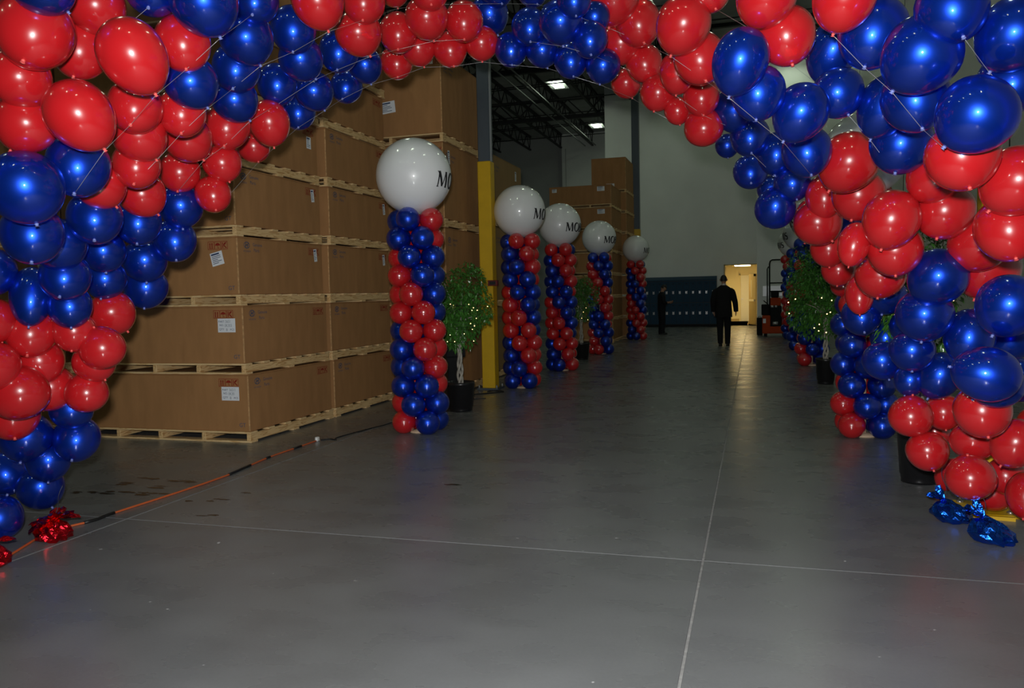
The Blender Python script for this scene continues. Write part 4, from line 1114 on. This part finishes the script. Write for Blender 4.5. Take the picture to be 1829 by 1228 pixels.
# ------------------------------------------------------------------ people
def skin_mesh(name, verts, edges, radii, mat, sub=2, root=0):
    me = bpy.data.meshes.new(name)
    me.from_pydata([Vector(v) for v in verts], edges, [])
    o = bpy.data.objects.new(name, me); COL.objects.link(o)
    md = o.modifiers.new('skin', 'SKIN'); md.use_smooth_shade = True
    for i, sv in enumerate(me.skin_vertices[0].data):
        r = radii[i]; sv.radius = r if isinstance(r, tuple) else (r, r); sv.use_root = (i == root)
    o.modifiers.new('sub', 'SUBSURF').levels = sub
    dg = bpy.context.evaluated_depsgraph_get()
    out = bpy.data.meshes.new_from_object(o.evaluated_get(dg))
    bpy.data.objects.remove(o)
    out.materials.clear(); out.materials.append(mat)
    return out
def chain(V, E, R, start, pts, rad):
    """append a limb; returns the index of its last vertex"""
    i = start
    for p, r in zip(pts, rad):
        V.append(p); R.append(r)
        if i is not None: E.append((i, len(V) - 1))
        i = len(V) - 1
    return i
def fingers(V, E, R, palm, d, side, curl=(0, -.3, -1)):
    base = Vector(V[palm]); d = Vector(d).normalized(); sd = Vector(side).normalized(); cu = Vector(curl).normalized()
    for k, ln in enumerate((.062, .075, .07, .055)):
        o_ = base + sd * (k - 1.5) * .021 + d * .035
        chain(V, E, R, palm, [o_, o_ + d * ln * .55 + cu * .004, o_ + d * ln * .9 + cu * .022], [.0095, .0085, .007])
    th = base + sd * -.04 + d * .0
    chain(V, E, R, palm, [th, th + d * .032 - sd * .006 + cu * .012, th + d * .052 + cu * .024], [.011, .010, .008])

def loft(mb, rings, n=20, cap_top=False):
    vs, fs = [], []
    for (x, y, z, rx, ry) in rings:
        for k in range(n):
            a = 2 * math.pi * k / n
            ca, sa = math.cos(a), math.sin(a)
            vs.append((x + rx * math.copysign(abs(ca) ** .85, ca), y + ry * math.copysign(abs(sa) ** .85, sa), z))
    for i in range(len(rings) - 1):
        for k in range(n): fs.append((i * n + k, i * n + (k + 1) % n, (i + 1) * n + (k + 1) % n, (i + 1) * n + k))
    mb.add(vs, fs, 0, True)
    return mb

def head_parts(root, hc, yaw, hair_mat, back=True):
    """hair cap and ears as children; hc = head centre in root space"""
    c, s_ = math.cos(yaw), math.sin(yaw)
    mb = MB()
    n, m_ = 20, 10
    vs, fs = [], []
    for i in range(m_ + 1):
        t = math.pi * .62 * i / m_
        for k in range(n):
            a = 2 * math.pi * k / n
            lo = 1.0 if math.sin(a) < 0 else .72       # -y side = nape, longer
            tt = t * lo
            p = Vector((.083 * math.sin(tt) * math.cos(a), .103 * math.sin(tt) * math.sin(a), .118 * math.cos(tt) + .012))
            vs.append(hc + Vector((p.x * c - p.y * s_, p.x * s_ + p.y * c, p.z)))
    for i in range(m_):
        for k in range(n): fs.append((i * n + k, i * n + (k + 1) % n, (i + 1) * n + (k + 1) % n, (i + 1) * n + k))
    mb.add(vs, fs, 0, True)
    h = link('hair', mb.mesh('hair', hair_mat), root)
    h.modifiers.new('thick', 'SOLIDIFY').thickness = -.012

def face_mesh(hc, yaw):
    """head surface with brow, nose, lips, chin and ears; faces +y before yaw"""
    mb = MB()
    n, m_ = 28, 20
    vs, fs = [], []
    c, s_ = math.cos(yaw), math.sin(yaw)
    for i in range(m_ + 1):
        t = math.pi * i / m_
        for k in range(n):
            a = 2 * math.pi * k / n
            x, y, z = math.sin(t) * math.cos(a), math.sin(t) * math.sin(a), math.cos(t)
            jaw = 1 - .28 * max(0, -z)
            p = Vector((x * .074 * jaw, y * .094 * (1 - .12 * max(0, -z) * (1 if y < 0 else .3)), z * .115))
            if y > .6:
                f = (y - .6) / .4
                p.y += .024 * f * math.exp(-((p.x / .014) ** 2)) * math.exp(-(((p.z + .012) / .026) ** 2))     # nose
                p.y += .007 * f * math.exp(-((p.x / .028) ** 2)) * math.exp(-(((p.z + .052) / .010) ** 2))     # lips
                p.y -= .009 * f * (math.exp(-(((abs(p.x) - .03) / .015) ** 2)) * math.exp(-(((p.z - .008) / .014) ** 2)))   # eye sockets
                p.y += .008 * f * math.exp(-(((p.z + .09) / .02) ** 2)) * math.exp(-((p.x / .03) ** 2))          # chin
            vs.append(hc + Vector((p.x * c - p.y * s_, p.x * s_ + p.y * c, p.z)))
    for i in range(m_):
        for k in range(n): fs.append((i * n + k, (i + 1) * n + k, (i + 1) * n + (k + 1) % n, i * n + (k + 1) % n))
    mb.add(vs, fs, 0, True)
    for sd in (-1, 1):
        q = hc + Vector((sd * .078 * c + .01 * s_, sd * .078 * s_ - .01 * c, -.005))
        mb.tube([q + Vector((0, 0, -.03)), q + Vector((sd * .01 * c, sd * .01 * s_, 0)), q + Vector((sd * .012 * c, sd * .012 * s_, .03))], [.008, .014, .011], 8)
    return mb

def person_suit():
    r = empty('person', (-.79, 22.14, 0), 'person in a black suit walking away toward the lit doorway', 'person')
    # walking away from the camera (+y is ahead); right foot forward
    V, E, R = [], [], []
    pel = chain(V, E, R, None, [(0, 0, .97)], [(.15, .10)])
    ch = chain(V, E, R, pel, [(0, .01, 1.15), (0, .02, 1.34), (0, .01, 1.45)], [(.12, .08), (.13, .085), (.07, .06)])
    hd = chain(V, E, R, ch, [(0, .015, 1.56), (0, .02, 1.66)], [.055, (.07, .085)])
    sh = ch - 1
    # right arm a little out from the body, left arm back
    pr = chain(V, E, R, ch, [(.17, .01, 1.42), (.25, -.02, 1.16), (.29, .06, .93), (.30, .075, .86)], [.045, .04, .034, (.03, .018)])
    fingers(V, E, R, pr, (.1, .25, -1), (0, 1, .2), (-1, 0, 0))
    pl = chain(V, E, R, ch, [(-.17, .01, 1.42), (-.245, .0, 1.16), (-.25, .07, .93), (-.25, .085, .86)], [.045, .04, .034, (.03, .018)])
    fingers(V, E, R, pl, (0, .25, -1), (0, 1, .2), (1, 0, 0))
    chain(V, E, R, pel, [(.09, .0, .9), (.095, .08, .5), (.09, .02, .09), (.1, .13, .04)], [.09, .06, .045, (.04, .03)])
    chain(V, E, R, pel, [(-.09, .0, .9), (-.09, -.02, .5), (-.08, -.10, .1), (-.085, .0, .04)], [.09, .06, .045, (.04, .03)])
    b = link('body', skin_mesh('body', V, E, R, M['skin']), r)
    hc = Vector((0, .03, 1.695))
    fm = face_mesh(hc, 0).mesh('head', M['skin']); link('head', fm, r)
    head_parts(r, hc, 0, M['hair'])
    # jacket: one lofted shell with sleeves, open at the hem
    mb = MB()
    loft(mb, [(0, -.01, .74, .215, .155), (0, -.01, .86, .212, .152), (0, -.005, 1.0, .20, .14), (0, 0, 1.14, .192, .13), (0, .005, 1.28, .205, .132), (0, .01, 1.40, .215, .13),
              (0, .01, 1.47, .195, .115), (0, .01, 1.515, .14, .095), (0, .015, 1.56, .075, .072)], 24)
    for pts in ([(.10, .01, 1.42), (.205, .005, 1.39), (.262, -.01, 1.20), (.285, .0, 1.10), (.30, .045, .96), (.305, .06, .88)],
                [(-.10, .01, 1.42), (-.205, .005, 1.39), (-.255, .0, 1.20), (-.262, .02, 1.10), (-.262, .06, .96), (-.262, .075, .88)]):
        mb.tube(smooth(pts, 4), [(.075 + .012 * min(1, q / 4)) - .03 * q / 20 for q in range(21)], 14)
    link('jacket', mb.mesh('jacket', M['suit']), r)
    mb = MB()
    loft(mb, [(0, 0, .80, .175, .125), (0, 0, .92, .172, .125), (0, 0, 1.02, .165, .115)], 20)
    loft(mb, [(.09, .02, .05, .062, .10), (.092, .015, .12, .068, .085), (.095, .05, .45, .078, .09), (.092, .045, .60, .088, .10), (.09, .0, .84, .096, .115)], 16)
    loft(mb, [(-.085, -.10, .07, .062, .10), (-.086, -.10, .14, .068, .085), (-.092, -.035, .45, .078, .09), (-.092, -.015, .60, .088, .10), (-.09, .0, .84, .096, .115)], 16)
    link('trousers', mb.mesh('trousers', M['suit']), r)
    mb = MB().lathe([(.066, 1.54), (.068, 1.545), (.062, 1.60), (.057, 1.60)], 18, (0, .018, 0)); link('shirt_collar', mb.mesh('shirt_collar', M['shirt']), r)
    for sx, sy in ((.095, .02), (-.085, -.10)):
        mb = MB(); vs = []
        for (yy, w_, h_) in ((-.09, .032, .07), (-.05, .042, .085), (.05, .045, .075), (.13, .05, .05), (.19, .035, .03), (.205, .015, .02)):
            vs.append((yy, w_, h_))
        P_ = []
        for yy, w_, h_ in vs:
            P_ += [(sx - w_, sy + yy, .002), (sx - w_ * .9, sy + yy, h_ * .7), (sx, sy + yy, h_), (sx + w_ * .9, sy + yy, h_ * .7), (sx + w_, sy + yy, .002)]
        F_ = []
        for i in range(len(vs) - 1):
            for k in range(5): F_.append((i * 5 + k, i * 5 + (k + 1) % 5, (i + 1) * 5 + (k + 1) % 5, (i + 1) * 5 + k))
        F_ += [(4, 3, 2, 1, 0), tuple(25 + k for k in range(5))]
        mb.add(P_, F_, 0, True); link('shoe', mb.mesh('shoe', M['shoe']), r)
    r.scale = (1.03, 1.03, 1.03)
    return r
person_suit()

def person_phone():
    r = empty('person', (-3.05, 27.9, 0), 'person in dark clothes standing by the lockers, head bowed over a phone', 'person', rz=math.radians(-70))
    # local +y is where the person looks
    V, E, R = [], [], []
    pel = chain(V, E, R, None, [(0, 0, .95)], [(.15, .10)])
    ch = chain(V, E, R, pel, [(0, .0, 1.12), (0, .0, 1.30), (0, .01, 1.40)], [(.12, .08), (.13, .085), (.07, .06)])
    chain(V, E, R, ch, [(0, .03, 1.51), (0, .06, 1.60)], [.055, (.07, .085)])
    pr = chain(V, E, R, ch, [(.17, .01, 1.37), (.24, .02, 1.12), (.10, .26, 1.13), (.06, .32, 1.15)], [.045, .04, .034, (.03, .018)])
    fingers(V, E, R, pr, (-.4, 1, .1), (.6, .3, .7), (-1, 0, 0))
    pl = chain(V, E, R, ch, [(-.17, .01, 1.37), (-.24, .02, 1.12), (-.10, .25, 1.11), (-.05, .31, 1.12)], [.045, .04, .034, (.03, .018)])
    fingers(V, E, R, pl, (.4, 1, .1), (-.6, .3, .7), (1, 0, 0))
    for sx in (-1, 1):
        chain(V, E, R, pel, [(sx * .09, .0, .88), (sx * .12, .01, .5), (sx * .14, -.02, .09), (sx * .16, .09, .04)], [.09, .06, .045, (.04, .03)])
    link('body', skin_mesh('body', V, E, R, M['skin']), r)
    hc = Vector((0, .08, 1.635))
    fm = face_mesh(Vector((0, 0, 0)), 0).mesh('head', M['skin'])
    h = link('head', fm, r, hc, (math.radians(-28), 0, 0))
    hr = empty('hair_root', (0, 0, 0)); head_parts(hr, Vector((0, 0, 0)), 0, M['hair'])
    ho = [o for o in hr.children][0]; ho.parent = h; bpy.data.objects.remove(hr)
    mb = MB()
    loft(mb, [(0, 0, .84, .185, .135), (0, 0, .98, .18, .135), (0, 0, 1.12, .178, .13), (0, .0, 1.26, .195, .13), (0, .0, 1.36, .20, .125), (0, .005, 1.42, .17, .11), (0, .01, 1.465, .11, .085), (0, .02, 1.50, .07, .068)], 24)
    for sx in (-1, 1):
        mb.tube(smooth([(sx * .10, .0, 1.37), (sx * .195, .005, 1.34), (sx * .24, .015, 1.18), (sx * .235, .05, 1.11), (sx * .19, .12, 1.11)], 4), [(.07 + .01 * min(1, q / 4)) - .022 * q / 16 for q in range(17)], 14)
    link('shirt', mb.mesh('shirt', M['dark_cloth']), r)
    mb = MB()
    loft(mb, [(0, 0, .80, .17, .125), (0, 0, .95, .165, .12)], 20)
    for sx in (-1, 1): loft(mb, [(sx * .145, .0, .05, .062, .09), (sx * .142, -.01, .12, .066, .078), (sx * .12, .01, .48, .078, .085), (sx * .10, .0, .65, .09, .10), (sx * .09, .0, .84, .095, .11)], 16)
    link('trousers', mb.mesh('trousers', M['dark_cloth']), r)
    for sx in (-1, 1):
        mb = MB().lathe([(0, .002), (.055, .002), (.058, .03), (.045, .07), (.0, .085)], 14)
        link('shoe', mb.mesh('shoe', M['shoe']), r, (sx * .15, .04, 0), scale=(1, 2.2, 1))
    r.scale = (.97, .97, .97)
    p = tag(MB().bbox((-.035, -.006, -.065), (.035, .006, .065), .004).build('phone', M['black_steel']), 'small dark phone held by the person at the lockers', 'phone')
    p.matrix_world = r.matrix_basis @ Matrix.Translation((0, .39, 1.16)) @ Euler((math.radians(-50), 0, 0)).to_matrix().to_4x4()
    return r
person_phone()
